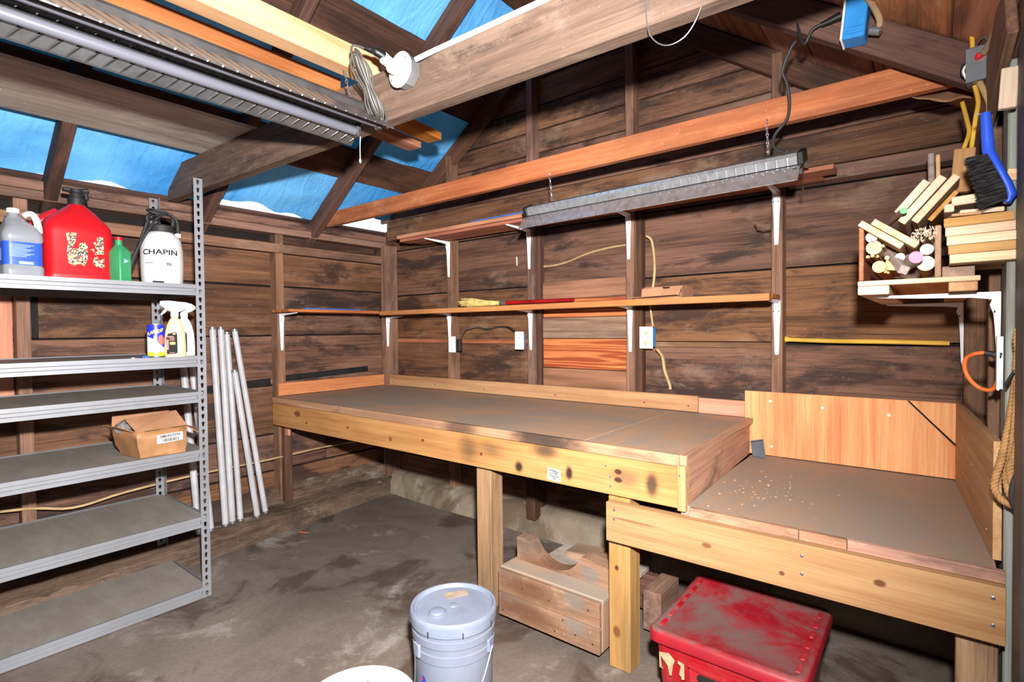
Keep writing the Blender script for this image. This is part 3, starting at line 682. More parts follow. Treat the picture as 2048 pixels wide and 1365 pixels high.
for i, x in enumerate((0.742, 1.488, 2.198, 2.973)):
    make_bracket('shelf_bracket', ['white steel bracket under the left end of the upper shelf', 'white steel bracket under the upper shelf near the left end of the hanging light', 'white steel bracket under the upper shelf below the middle of the hanging light', 'white steel bracket under the right end of the upper shelf'][i], (x, 0, 1.976), (0, -1, 0), 0.26, 0.235, 'upper shelf brackets')
make_bracket('shelf_bracket', 'white steel bracket under the free end of the left wall shelf', (0.0, -0.905, 1.451), (1, 0, 0), 0.26, 0.20, 'left wall brackets')
make_bracket('shelf_bracket', 'white steel bracket in the room corner under the left wall shelf', (0.056, -0.03, 1.437), (1, 0, 0), 0.245, 0.18, 'left wall brackets')

# ------------------------------------------------------------------ outlets, adapters, cables on the back wall
M['elec_blue'] = plain('blue_outlet_box', (40, 128, 196), 0.5)
M['ivory'] = plain('ivory_plastic', (232, 218, 160), 0.45)
def outlet(name, label, x, y, z, face='white_plastic', body=True, recept='white_plastic', w=0.072, h=0.118):
    r = thing(name, label, 'outlet', (x, y+0.05, z-h/2))
    if body: box('outlet_box', (x-w/2+0.006, y+0.006, z-h/2+0.008), (x+w/2-(0.002 if w > 0.075 else 0.022), y+0.048, z+h/2-0.008), 'elec_blue', r, 0.003)
    box('cover_plate', (x-w/2, y, z-h/2), (x+w/2, y+0.006, z+h/2), face, r, 0.002)
    for dz in (0.027, -0.027):
        mb = MB(); m_ = mtx((x, y-0.0005, z+dz), (1, 0, 0), (0, 0, 1), (0, -1, 0)); mb.prism([(a, b*0.82) for a, b in circ(0.0165, 18)], -0.001, 0.0015, m_)
        rc_ = mb.build('receptacle', recept, r)
        for dx, dzz, ww, hh in ((-0.0065, 0.003, 0.0022, 0.009), (0.0065, 0.003, 0.0022, 0.007), (0, -0.008, 0.005, 0.005)):
            box('slot', (x+dx-ww/2, y-0.0024, z+dz+dzz-hh/2), (x+dx+ww/2, y-0.0018, z+dz+dzz+hh/2), 'black', rc_, 0.0001)
    screw(r, (x, y-0.0005, z), (0, -1, 0), 0.003, 'chrome'); return r
outlet('wall_outlet', 'white duplex outlet with a black adapter at its right, below the lower shelf', 0.80, -0.035, 1.215, body=False, w=0.07)
outlet('wall_outlet', 'white duplex outlet joined to the grey cord, left of a white bracket', 1.425, -0.035, 1.247)
outlet('wall_outlet', 'white plate with ivory sockets on a blue box beside the third stud', 2.315, -0.03, 1.268, recept='ivory', w=0.078, h=0.122)
ad = thing('power_adapter', 'black plug adapter with grey cord between the two left outlets', 'adapter', (0.86, 0, 1.18))
box('adapter_body', (0.838, -0.03, 1.165), (0.874, 0.0, 1.255), 'black_rubber', ad, 0.004)
mb = MB(); mb.tube([(0.866, -0.01, 1.255), (0.88, -0.005, 1.285), (0.92, 0.0, 1.325), (0.985, 0.04, 1.338), (1.07, 0.055, 1.325), (1.17, 0.05, 1.34), (1.27, 0.03, 1.34), (1.34, -0.01, 1.328), (1.40, -0.02, 1.30)], 0.0055, 8); mb.build('cord', 'grey_cord', ad, True)
def cable(name, pts, r, mat, label, cat='cable', n=8, grp=None):
    mb = MB(); mb.tube(pts, r, n); return tag(mb.build(name, mat, None, True), label, cat, grp)
cable('cable', [(1.55, 0.075, 1.735), (1.64, 0.075, 1.735), (1.75, 0.076, 1.752), (1.87, 0.076, 1.785), (2.0, 0.075, 1.805), (2.10, 0.075, 1.812), (2.176, 0.07, 1.812)], 0.007, 'romex', 'cream cable running along the back wall between two studs above the whisk broom')
cable('cable', [(2.30, 0.012, 1.84), (2.325, 0.03, 1.81), (2.33, 0.055, 1.70), (2.325, 0.06, 1.60), (2.318, 0.03, 1.478)], 0.007, 'romex', 'cream cable dropping to the shelf behind the small open carton')
cable('cable', [(2.315, 0.03, 1.45), (2.318, 0.035, 1.40), (2.33, 0.03, 1.33)], 0.006, 'romex', 'short cream cable between shelf and blue outlet box')
cable('cable', [(2.365, 0.0, 1.205), (2.385, 0.03, 1.16), (2.39, 0.05, 1.08), (2.415, 0.06, 1.0), (2.418, 0.055, 0.975)], 0.0085, 'romex', 'cream cable leaving the blue outlet box down behind the bench')
mb = MB(); mb.tube([(3.005, 0.065, 1.262), (3.02, 0.06, 1.258), (3.2, 0.062, 1.252), (3.4, 0.06, 1.25), (3.62, 0.055, 1.245)], 0.0105, 8, rs=[0.014, 0.010, 0.0105, 0.0105, 0.010])
M['yellow'] = plain('yellow_sheath', (214, 166, 60), 0.5, 0, 0.12)
tag(mb.build('cable', 'yellow', None, True), 'yellow cable running level along the back wall right of the shelf end', 'cable')
cable('cable', [(0.012, -3.2, 0.50), (0.012, -2.35, 0.455), (0.012, -2.08, 0.40), (0.014, -1.85, 0.425), (0.02, -1.48, 0.445), (0.013, -1.05, 0.445), (0.012, -0.7, 0.455), (0.012, -0.4, 0.455), (0.012, -0.07, 0.435)], 0.007, 'romex', 'long cream cable strung along the left wall near the floor')
# bent nail hook and white caulk drips
mb = MB(); mb.tube([(2.95, 0.03, 1.795), (2.90, 0.055, 1.795), (2.885, 0.02, 1.80), (2.87, 0.02, 1.83)], 0.004, 6, smooth=1); tag(mb.build('hook', 'rust'), 'bent rusty wire hook on the back wall beside the right upper bracket', 'hook')
M['caulk'] = plain('white_caulk', (226, 216, 206), 0.6)
for pts, r in (([(3.40, 0.083, 2.245-0.03), (3.402, 0.083, 2.16), (3.398, 0.083, 2.12)], 0.006), ([(3.52, 0.085, 1.93), (3.51, 0.085, 1.86), (3.505, 0.085, 1.78)], 0.006), ([(1.32, 0.083, 1.82), (1.322, 0.083, 1.76)], 0.004)):
    mb = MB(); mb.tube(pts, r, 6); mb.build('caulk_drip', 'caulk', wall_back, True)

# whisk broom with a red handle
wk = thing('whisk_broom', 'straw whisk broom with a red handle lying on the lower shelf', 'broom', (1.45, -0.17, 1.474))
M['straw'] = plain('broom_straw', (226, 198, 118), 0.7, 0, 0.18, 30)
M['red_paint'] = plain('red_painted_stick', (140, 18, 18), 0.45, 0, 0.2)
mb = MB(); mb.tube([(1.425, -0.175, 1.491), (1.93, -0.165, 1.490)], 0.0115, 12, smooth=1, rs=[0.013, 0.0115, 0.011]); mb.build('handle', 'red_paint', wk, True)
mb = MB(); mb.tube([(1.385, -0.175, 1.492), (1.43, -0.175, 1.491)], 0.0165, 12, smooth=1); mb.build('ferrule', 'galv', wk, True)
mb = MB(); rc = random.Random(9)
for i in range(260):
    a = rc.uniform(0, 6.28); q = math.sqrt(rc.random()); ex = 1.075+rc.uniform(-0.03, 0.07)
    zt = 1.502+0.026*q*math.sin(a)+rc.uniform(-0.004, 0.012); y = -0.175+0.045*q*math.cos(a)
    mb.tube([(1.40, -0.175+0.011*q*math.cos(a), 1.491+0.010*q*math.sin(a)), (1.28, -0.175+0.028*q*math.cos(a), 1.494+0.016*q*math.sin(a)), (ex, y, max(1.477, zt))], 0.0016, 3, smooth=1, cap=False)
o = mb.build('bristles', 'straw', wk); o['kind'] = 'stuff'
# open carton on the shelf
M['card'] = plain('brown_cardboard', (168, 122, 90), 0.8, 0, 0.12, 5, dust=(150, 104, 76), dust_amt=0.4)
M['card_in'] = plain('cardboard_inside', (150, 104, 74), 0.85, 0, 0.1)
M['card'].name
ct = thing('open_carton', 'small flattened brown carton with open front on the lower shelf', 'carton', (2.46, -0.12, 1.473))
for nm, lo, hi in (('base', (2.33, -0.20, 1.474), (2.58, -0.04, 1.477)), ('rear_panel', (2.34, -0.044, 1.477), (2.58, -0.041, 1.535)), ('lid_panel', (2.345, -0.125, 1.535), (2.58, -0.041, 1.538)), ('side_panel', (2.577, -0.185, 1.477), (2.580, -0.044, 1.535))): box(nm, lo, hi, 'card', ct, 0.0008)
mb = MB(); m_ = mtx((2.36, -0.185, 1.477), (1, 0, 0), (0, 0.25, 0.968), (0, -0.968, 0.25)); mb.prism([(0, 0), (0.20, 0), (0.215, 0.055), (0.155, 0.058), (0.145, 0.04), (0.125, 0.04), (0.11, 0.056), (0.0, 0.052)], 0, 0.003, m_); mb.build('front_flap', 'card', ct)
mb = MB(); m_ = mtx((2.33, -0.19, 1.476), (1, 0, 0.02), (0, -0.99, 0.10), (0, 0.10, 0.99)); mb.prism([(0.0, 0.0), (0.25, 0.0), (0.235, 0.05), (-0.02, 0.035)], 0, 0.003, m_); mb.build('bottom_flap', 'card', ct)

# ------------------------------------------------------------------ boltless steel shelving along the left wall
su = thing('steel_shelving', 'grey steel shelving unit with six shelves standing along the left wall', 'shelving', (0.43, -2.3, 0))
PITCH_ = 0.0385
def perforated(parent, org, wdir, odir, H, W, name='post'):
    """angle post: two flanges punched with keyhole slots; org = outer bottom corner"""
    root = None; o = V(org); up = V((0, 0, 1)); mb = MB()
    for d in (V(wdir), V(odir)):
        n = int(H/PITCH_)
        key = [(0.0075*math.cos(a), 0.005+0.0075*math.sin(a)) for a in [math.radians(q) for q in (-40, 0, 45, 90, 135, 180, 220)]]+[(-0.0038, -0.010), (0.0, -0.0125), (0.0038, -0.010)]
        hw, hh = W/2, PITCH_/2
        for i in range(n):
            cz = (i+0.5)*PITCH_; outer = []
            for a, b in key:
                s = min(hw/abs(a) if abs(a) > 1e-6 else 1e9, hh/abs(b) if abs(b) > 1e-6 else 1e9); outer.append((a*s, b*s))
            base = len(mb.v); k = len(key)
            # ring of quads between the slot and the cell border, with the four cell corners added
            cells = [(a, b) for a, b in key]; outs = outer
            mb.v += [o+d*(hw+a)+up*(cz+b) for a, b in cells]; mb.v += [o+d*(hw+a)+up*(cz+b) for a, b in outs]
            cor = {}
            for j in range(k):
                a0, b0 = outs[j]; a1, b1 = outs[(j+1) % k]
                f = [base+j, base+k+j]
                # insert a corner when consecutive border points lie on different sides
                if abs(abs(a0)-hw) < 1e-6 and abs(abs(b1)-hh) < 1e-6 and not (abs(abs(a1)-hw) < 1e-6):
                    mb.v.append(o+d*(hw+math.copysign(hw, a0))+up*(cz+math.copysign(hh, b1))); f.append(len(mb.v)-1)
                elif abs(abs(b0)-hh) < 1e-6 and abs(abs(a1)-hw) < 1e-6 and not (abs(abs(a0)-hw) < 1e-6):
                    mb.v.append(o+d*(hw+math.copysign(hw, a1))+up*(cz+math.copysign(hh, b0))); f.append(len(mb.v)-1)
                f += [base+k+(j+1) % k, base+(j+1) % k]
                mb.f.append(f); mb.mi.append(0)
    p = mb.build(name, 'steel', parent)
    md = p.modifiers.new('sheet', 'SOLIDIFY'); md.thickness = 0.0018; md.offset = 0
    return p
YA, YB, XF, XB, HP = -1.690, -2.905, 0.735, 0.125, 2.105
perforated(su, (XF, YA, 0), (0, -1, 0), (-1, 0, 0), HP, 0.040)
perforated(su, (XB, YA, 0), (0, -1, 0), (1, 0, 0), HP+0.01, 0.040)
perforated(su, (XF, YB, 0), (0, 1, 0), (-1, 0, 0), HP, 0.040)
perforated(su, (XB, YB, 0), (0, 1, 0), (1, 0, 0), HP, 0.040)
SZ = (1.553, 1.203, 1.026, 0.738, 0.404, 0.050)
for z in SZ:
    box('shelf_board', (XB+0.012, YB+0.012, z-0.014), (XF-0.012, YA-0.012, z-0.001), 'shelfboard', su, 0.001)
    for xx, s in ((XF, -1), (XB, 1)):
        mb = MB()   # step-profiled long beam
        prof = [(0, 0), (0.016*s, 0), (0.016*s, -0.013), (0.002*s+0.006*s, -0.018), (0.008*s, -0.034), (0.0, -0.036), (0.0, -0.050), (-0.003*s, -0.050), (-0.003*s, -0.034), (0.003*s, -0.031), (0.003*s, -0.018), (-0.003*s, -0.015), (-0.003*s, 0.003), (0.001*s, 0.003)]
        mb.loft([[(xx+a-0.0015*s*0, y, z+b) for a, b in prof] for y in (YB+0.041, YA-0.041)]); mb.build('beam', 'steel', su)
    for yy, s in ((YA, -1), (YB, 1)):
        box('side_beam', (XB+0.042, min(yy, yy+0.004*s), z-0.045), (XF-0.042, max(yy, yy+0.004*s), z+0.002), 'steel', su, 0.001)

# --- top shelf: clear jug, red fuel can, green bottle, tank sprayer
def ringz(poly, z): return [(x, y, z) for x, y in poly]
def rr(cx, cy, hx, hy, r, ang=0.0, n=5):
    c, s = math.cos(ang), math.sin(ang)
    return [(cx+a*c-b*s, cy+a*s+b*c) for a, b in rrect(hx, hy, r, n)]
Z1 = SZ[0]+0.001
M['clear'] = plain('cloudy_plastic', (142, 145, 154), 0.35, 0, 0.05, 5); M['clear'].node_tree.nodes['Principled BSDF'].inputs['Transmission Weight'].default_value = 0.15
M['blue_label'] = plain('blue_label', (44, 82, 190), 0.4, 0, 0.06)
M['pale_blue'] = plain('pale_blue_print', (150, 172, 220), 0.5)
M['lime'] = plain('pale_green_plastic', (206, 226, 172), 0.4)
jg = thing('plastic_jug', 'cloudy plastic jug with a blue label and white cap on the top shelf', 'jug', (0.5, -2.325, Z1))
JX, JY, JA = 0.52, -2.335, 0.10
def jr(hx, hy, r, z, ox=0, oy=0): return ringz(rr(JX+ox, JY+oy, hx, hy, r, JA), Z1+z)
mb = MB(); mb.loft([jr(0.066, 0.062, 0.02, 0.0), jr(0.071, 0.067, 0.024, 0.006), jr(0.071, 0.067, 0.024, 0.05), jr(0.067, 0.063, 0.024, 0.056), jr(0.067, 0.063, 0.024, 0.155), jr(0.071, 0.067, 0.024, 0.162), jr(0.070, 0.066, 0.026, 0.19), jr(0.055, 0.052, 0.028, 0.222), jr(0.034, 0.034, 0.024, 0.252, -0.015, -0.01), jr(0.018, 0.018, 0.017, 0.272, -0.02, -0.014), jr(0.017, 0.017, 0.0165, 0.285, -0.02, -0.014)])
mb.build('bottle', 'clear', jg, True, ang=50)
mb = MB(); mb.lathe([(0.021, 0), (0.021, 0.017), (0.018, 0.02)], (JX-0.02, JY-0.014, Z1+0.283), 20); mb.build('cap', 'white_plastic', jg, True)
ca, sa = math.cos(JA), math.sin(JA)
def jl(a, b, z): return (JX+a*ca-b*sa, JY+a*sa+b*ca, Z1+z)
mb = MB(); mb.tube([jl(-0.005, 0.02, 0.275), jl(0.01, 0.035, 0.285), jl(0.022, 0.048, 0.27), jl(0.03, 0.055, 0.235), jl(0.034, 0.056, 0.20)], 0.011, 10, rs=[0.011, 0.012, 0.013, 0.014]); mb.build('handle', 'white_plastic', jg, True)
mb = MB(); mb.loft([jr(0.0678, 0.0638, 0.0245, 0.057), jr(0.0678, 0.0638, 0.0245, 0.153)], cap=False); lb_ = mb.build('label', 'blue_label', jg, True, ang=50)
mb = MB()
for z in range(9): mb.obox(jl(0.0683, -0.05, 0.14-0.006*z), jl(0.0683, 0.03-0.012*(z % 3), 0.14-0.006*z), 0.0025, 0.0006)
mb.obox(jl(0.0683, -0.02, 0.066), jl(0.0683, 0.028, 0.066), 0.012, 0.0006); mb.obox(jl(-0.02, -0.0643, 0.10), jl(0.02, -0.0643, 0.10), 0.05, 0.0006)
mb.build('label_print', 'pale_blue', lb_)['kind'] = 'stuff'
jb = thing('detergent_bottle', 'pale green plastic bottle at the left edge of the top shelf', 'bottle', (0.55, -2.47, Z1))
mb = MB(); mb.loft([ringz(rr(0.55, -2.458, a, b, min(a, b)*0.5), Z1+z) for a, b, z in ((0.05, 0.04, 0), (0.055, 0.044, 0.008), (0.055, 0.044, 0.13), (0.04, 0.03, 0.16), (0.018, 0.018, 0.175), (0.018, 0.018, 0.20))]); mb.build('bottle', 'lime', jb, True)
mb = MB(); mb.lathe([(0.02, 0), (0.02, 0.022)], (0.55, -2.458, Z1+0.2), 16); mb.build('cap', 'white_plastic', jb, True)

M['red_can'] = plain('red_fuel_plastic', (186, 16, 27), 0.42, 0, 0.06, 6, spec=0.4)
def mosaic(name):
    t = NT(name); v, r = t.coords(False)
    vo = t.n('ShaderNodeTexVoronoi', {'Vector': v, 'Scale': 190.0}); c = t.n('ShaderNodeSeparateColor', {0: vo.outputs['Color']}).outputs
    col = t.mix(t.ramp(c[0], 0.30, 0.36), lin((190, 188, 176)), lin((160, 168, 112)))
    col = t.mix(t.ramp(c[1], 0.62, 0.66), col, lin((40, 36, 34))); col = t.mix(t.ramp(c[2], 0.84, 0.88), col, lin((214, 74, 84)))
    return t.fin(col, 0.6)
M['torn'] = mosaic('torn_printed_sticker')
gc = thing('fuel_can', 'red plastic fuel can with torn stickers and black spout cap on the top shelf', 'fuel can', (0.42, -2.12, Z1))
GX, GY, GA = 0.42, -2.128, 0.02
def gr(hx, hy, r, z, ox=0, oy=0):
    c, s = math.cos(GA), math.sin(GA); return ringz(rr(GX+ox*c-oy*s, GY+ox*s+oy*c, hx, hy, r, GA), Z1+z)
mb = MB(); mb.loft([gr(0.105, 0.118, 0.03, 0.0), gr(0.115, 0.130, 0.04, 0.01), gr(0.116, 0.131, 0.04, 0.035), gr(0.112, 0.127, 0.04, 0.045), gr(0.112, 0.127, 0.04, 0.225), gr(0.106, 0.122, 0.045, 0.262), gr(0.09, 0.103, 0.05, 0.295, 0, 0.0), gr(0.062, 0.066, 0.045, 0.335, 0, 0.01), gr(0.036, 0.036, 0.034, 0.362, 0, 0.012), gr(0.030, 0.030, 0.029, 0.372, 0, 0.012)])
mb.build('tank', 'red_can', gc, True, ang=50)
cg, sg = math.cos(GA), math.sin(GA)
def gl(a, b, z): return V((GX+a*cg-b*sg, GY+a*sg+b*cg, Z1+z))
mb = MB(); mb.tube([gl(-0.02, -0.05, 0.325), gl(-0.03, -0.10, 0.29), gl(-0.04, -0.145, 0.24), gl(-0.04, -0.15, 0.19), gl(-0.03, -0.115, 0.15)], 0.022, 12, rs=[0.026, 0.024, 0.022, 0.022, 0.024]); mb.build('handle', 'red_can', gc, True)
mb = MB(); cc = gl(0, 0.012, 0.368)
mb.lathe([(0.033, 0), (0.034, 0.004), (0.034, 0.03), (0.026, 0.034), (0.024, 0.055), (0.028, 0.058), (0.028, 0.070), (0.016, 0.074)], cc, 20)
mb.tube([cc+V((0.0, -0.03, 0.068)), cc+V((0.0, 0.005, 0.066)), cc+V((0.012, 0.045, 0.075))], 0.012, 10)
mb.tube([cc+V((0.012, 0.034, 0.06)), cc+V((0.014, 0.036, 0.03))], 0.009, 8)
mb.box(cc+V((-0.015, -0.05, 0.06)), cc+V((0.012, -0.02, 0.078)), 0, 0.003)
mb.build('spout_cap', 'black_rubber', gc, True, ang=35)
mgc = mtx(gl(0.1127, 0, 0.135), (-sg, cg, 0), (0, 0, 1), (cg, sg, 0))
for poly in ([(-0.058, 0.085), (-0.018, 0.088), (-0.022, 0.05), (-0.038, 0.015), (-0.012, 0.018), (-0.008, 0.042), (0.012, 0.048), (0.022, 0.03), (0.020, -0.035), (0.008, -0.058), (-0.018, -0.052), (-0.03, -0.062), (-0.05, -0.05), (-0.055, 0.0), (-0.05, 0.04)],
             [(0.058, 0.078), (0.082, 0.08), (0.084, 0.0), (0.06, 0.0), (0.058, 0.022), (0.05, 0.03), (0.058, 0.05)], [(0.046, -0.018), (0.058, -0.012), (0.066, -0.03), (0.084, -0.016), (0.084, -0.062), (0.052, -0.058), (0.04, -0.04)], [(0.044, 0.05), (0.054, 0.06), (0.052, 0.035)], [(0.032, 0.018), (0.046, 0.024), (0.046, 0.008)], [(0.05, 0.006), (0.058, 0.012), (0.062, -0.002), (0.048, -0.004)]):
    mb = MB(); mb.prism([(a*0.98+0.0, b) for a, b in poly], 0.0, 0.0008, mgc); mb.build('sticker', 'torn', gc)

M['green'] = plain('green_plastic', (52, 140, 92), 0.4, 0, 0.06)
gb = thing('green_bottle', 'green square bottle with a red cap between the fuel can and the sprayer', 'bottle', (0.5, -1.98, Z1))
def gbr(hx, hy, r, z, ox=0): return ringz(rr(0.535, -1.982+ox, hx, hy, r, 0.5), Z1+z)
mb = MB(); mb.loft([gbr(0.030, 0.030, 0.006, 0), gbr(0.032, 0.032, 0.008, 0.006), gbr(0.032, 0.032, 0.008, 0.15), gbr(0.026, 0.026, 0.010, 0.168), gbr(0.015, 0.015, 0.0145, 0.185, -0.004), gbr(0.014, 0.014, 0.0135, 0.21, -0.004)]); mb.build('bottle', 'green', gb, True, ang=35)
mb = MB(); mb.lathe([(0.0155, 0), (0.0165, 0.003), (0.0165, 0.014), (0.012, 0.017)], (0.535, -1.986, Z1+0.208), 16); mb.build('cap', 'red_can', gb, True)
mb = MB(); m_ = mtx((0.535+0.0335*math.cos(0.5), -1.982+0.0335*math.sin(0.5), Z1+0.11), (-math.sin(0.5), math.cos(0.5), 0), (0, 0, 1), (math.cos(0.5), math.sin(0.5), 0)); mb.prism([(-0.012, -0.012), (0.014, 0.0), (-0.010, 0.010)], -0.0005, 0.0006, m_); mb.build('label', 'pale_blue', gb)

sp = thing('tank_sprayer', 'white tank sprayer lettered CHAPIN with black hose on the top shelf', 'sprayer', (0.46, -1.80, Z1))
SX, SY = 0.50, -1.795
M['tank'] = plain('white_tank_plastic', (206, 206, 205), 0.35, 0, 0.02)
pr = [(0.094, 0.0), (0.100, 0.006), (0.104, 0.06), (0.106, 0.12), (0.104, 0.18), (0.097, 0.225), (0.084, 0.25), (0.060, 0.268), (0.046, 0.275)]
pr = [(r*0.88, z*1.02) for r, z in pr]
rings = []
for r, z in pr:
    rg_ = []
    for k in range(48):
        a = 2*math.pi*k/48; q = r
        # moulded arch cut into the foot on the side that faces the room
        d = (a-(-0.55)+math.pi) % (2*math.pi)-math.pi
        if z < 0.075 and abs(d) < 0.62 and z < 0.07*math.sqrt(max(0, 1-(d/0.62)**2)): q = r*0.90
        rg_.append((SX+q*math.cos(a), SY+q*math.sin(a), Z1+z))
    rings.append(rg_)
rings[1:1] = []
mb = MB(); mb.loft(rings); tk = mb.build('tank', 'tank', sp, True, ang=60)
mb = MB(); mb.lathe([(0.050, 0.272), (0.056, 0.275), (0.056, 0.305), (0.050, 0.310), (0.030, 0.315)], (SX, SY, Z1), 28); mb.build('collar', 'black_rubber', sp, True)
mb = MB(); mb.tube([(SX-0.03, SY-0.045, Z1+0.31), (SX-0.03, SY-0.05, Z1+0.355), (SX, SY-0.02, Z1+0.372), (SX, SY+0.03, Z1+0.372), (SX, SY+0.052, Z1+0.36), (SX, SY+0.05, Z1+0.31)], 0.009, 8); mb.build('pump_handle', 'black_rubber', sp, True)
mb = MB(); mb.lathe([(0.013, 0.255), (0.013, 0.275)], (SX+0.02, SY+0.068, Z1), 14); mb.build('hose_fitting', 'white_plastic', sp, True)
mb = MB(); mb.lathe([(0.011, 0.275), (0.011, 0.325)], (SX+0.02, SY+0.068, Z1), 12)
hx_ = [(SX+0.02, SY+0.068, Z1+0.30), (SX+0.02, SY+0.062, Z1+0.345), (SX+0.01, SY+0.02, Z1+0.38), (SX+0.0, SY-0.04, Z1+0.385), (SX+0.03, SY-0.068, Z1+0.372), (SX+0.05, SY-0.03, Z1+0.36), (SX+0.045, SY+0.01, Z1+0.368), (SX+0.05, SY-0.03, Z1+0.34), (SX+0.055, SY-0.07, Z1+0.28), (SX+0.05, SY-0.11, Z1+0.20), (SX+0.04, SY-0.14, Z1+0.12), (SX+0.03, SY-0.155, Z1+0.06), (SX+0.03, SY-0.16, Z1+0.01)]
mb.tube(hx_, 0.0065, 8, smooth=6); mb.build('hose', 'black_rubber', sp, True)
mb = MB(); mb.tube([(SX+0.04, SY-0.07, Z1+0.32), (SX+0.035, SY-0.115, Z1+0.18), (SX+0.03, SY-0.15, Z1+0.06)], 0.008, 8, smooth=1); mb.tube([(SX+0.10, SY-0.075, Z1+0.012), (SX+0.11, SY-0.03, Z1+0.012)], 0.009, 8, smooth=1); mb.build('spray_wand', 'black_rubber', sp, True)
CA = -0.42
def tank_r(z):
    for (r0, z0), (r1, z1) in zip(pr[:-1], pr[1:]):
        if z0 <= z <= z1: return r0+(r1-r0)*(z-z0)/(z1-z0)
    return pr[0][0]
def on_tank(z, a0=CA): return lambda x, y: (SX+(tank_r(z+y)+0.0008)*math.cos(a0+x/0.09), SY+(tank_r(z+y)+0.0008)*math.sin(a0+x/0.09), Z1+z+y)
text_mesh('lettering', 'CHAPIN', 0.036, 'ink', tk, on_tank(0.165), 0.0009, sx=1.22)
text_mesh('lettering', '1.0/3.8 L', 0.012, 'ink', tk, on_tank(0.112, CA-0.50), 0.0002)
mb = MB(); f_ = on_tank(0.108, CA+0.42)
for i in range(3): mb.add([f_(a, b) for a, b in rect((-0.012, -0.007+i*0.005), (0.012-0.002*i, -0.0035+i*0.005))], [(0, 1, 2, 3)])
mb.build('lettering', 'ink', tk)

# --- second shelf: printed can, two trigger sprayers, small bits
Z2 = SZ[1]+0.001
def can_print():
    t = NT('blue_yellow_can_print'); v, r = t.coords(False)
    s = t.n('ShaderNodeSeparateXYZ', {0: v}).outputs; n = t.noise(v, 30, 4)
    col = t.mix(t.ramp(s[2], 0.022, 0.026), lin((236, 214, 40)), lin((206, 222, 240)))
    dd = t.math('ADD', s[2], t.math('MULTIPLY', s[1], 0.9))
    col = t.mix(t.ramp(dd, 0.062, 0.07), col, lin((38, 46, 196)))
    q = t.vmath('LENGTH', t.vmath('DIVIDE', t.vmath('SUBTRACT', v, (0.0, 0.012, 0.082)), (0.2, 0.016, 0.024)), (0, 0, 0))
    col = t.mix(t.ramp(t.math('ADD', q, t.math('MULTIPLY', n, 0.8)), 1.55, 1.2), col, lin((214, 112, 96)))
    q = t.vmath('LENGTH', t.vmath('DIVIDE', t.vmath('SUBTRACT', v, (0.0, -0.014, 0.06)), (0.2, 0.009, 0.045)), (0, 0, 0))
    col = t.mix(t.ramp(t.math('ADD', q, t.math('MULTIPLY', n, 0.8)), 1.55, 1.25), col, lin((240, 240, 236)))
    return t.fin(col, 0.35)
M['can_print'] = can_print()
cn = thing('paint_can', 'tall blue and yellow printed can lettered PLAST DIP on the second shelf', 'can', (0.60, -1.86, Z2))
mb = MB(); mb.lathe([(0.037, 0.004), (0.037, 0.156)], (0.60, -1.862, Z2), 32); cb = mb.build('can_body', 'can_print', cn, True, origin=V((0.60, -1.862, Z2)))
mb = MB(); mb.lathe([(0.036, 0), (0.0385, 0.001), (0.0385, 0.005), (0.037, 0.006)], (0.60, -1.862, Z2), 32); mb.lathe([(0.037, 0.155), (0.0385, 0.156), (0.0385, 0.161), (0.034, 0.162), (0.033, 0.158)], (0.60, -1.862, Z2), 32); mb.build('can_rims', 'chrome', cn, True)
M['yellow_ink'] = plain('yellow_ink', (238, 222, 60), 0.5)
def on_can(z, a0): return lambda x, y: (0.60+0.0375*math.cos(a0+x/0.0375), -1.862+0.0375*math.sin(a0+x/0.0375), Z2+z+y+x*0.42)
text_mesh('lettering', 'PLAST', 0.021, 'yellow_ink', cb, on_can(0.118, -0.80), 0.0008, sx=0.9)
text_mesh('lettering', 'DIP', 0.021, 'yellow_ink', cb, on_can(0.127, 0.22), 0.0008, sx=0.9)
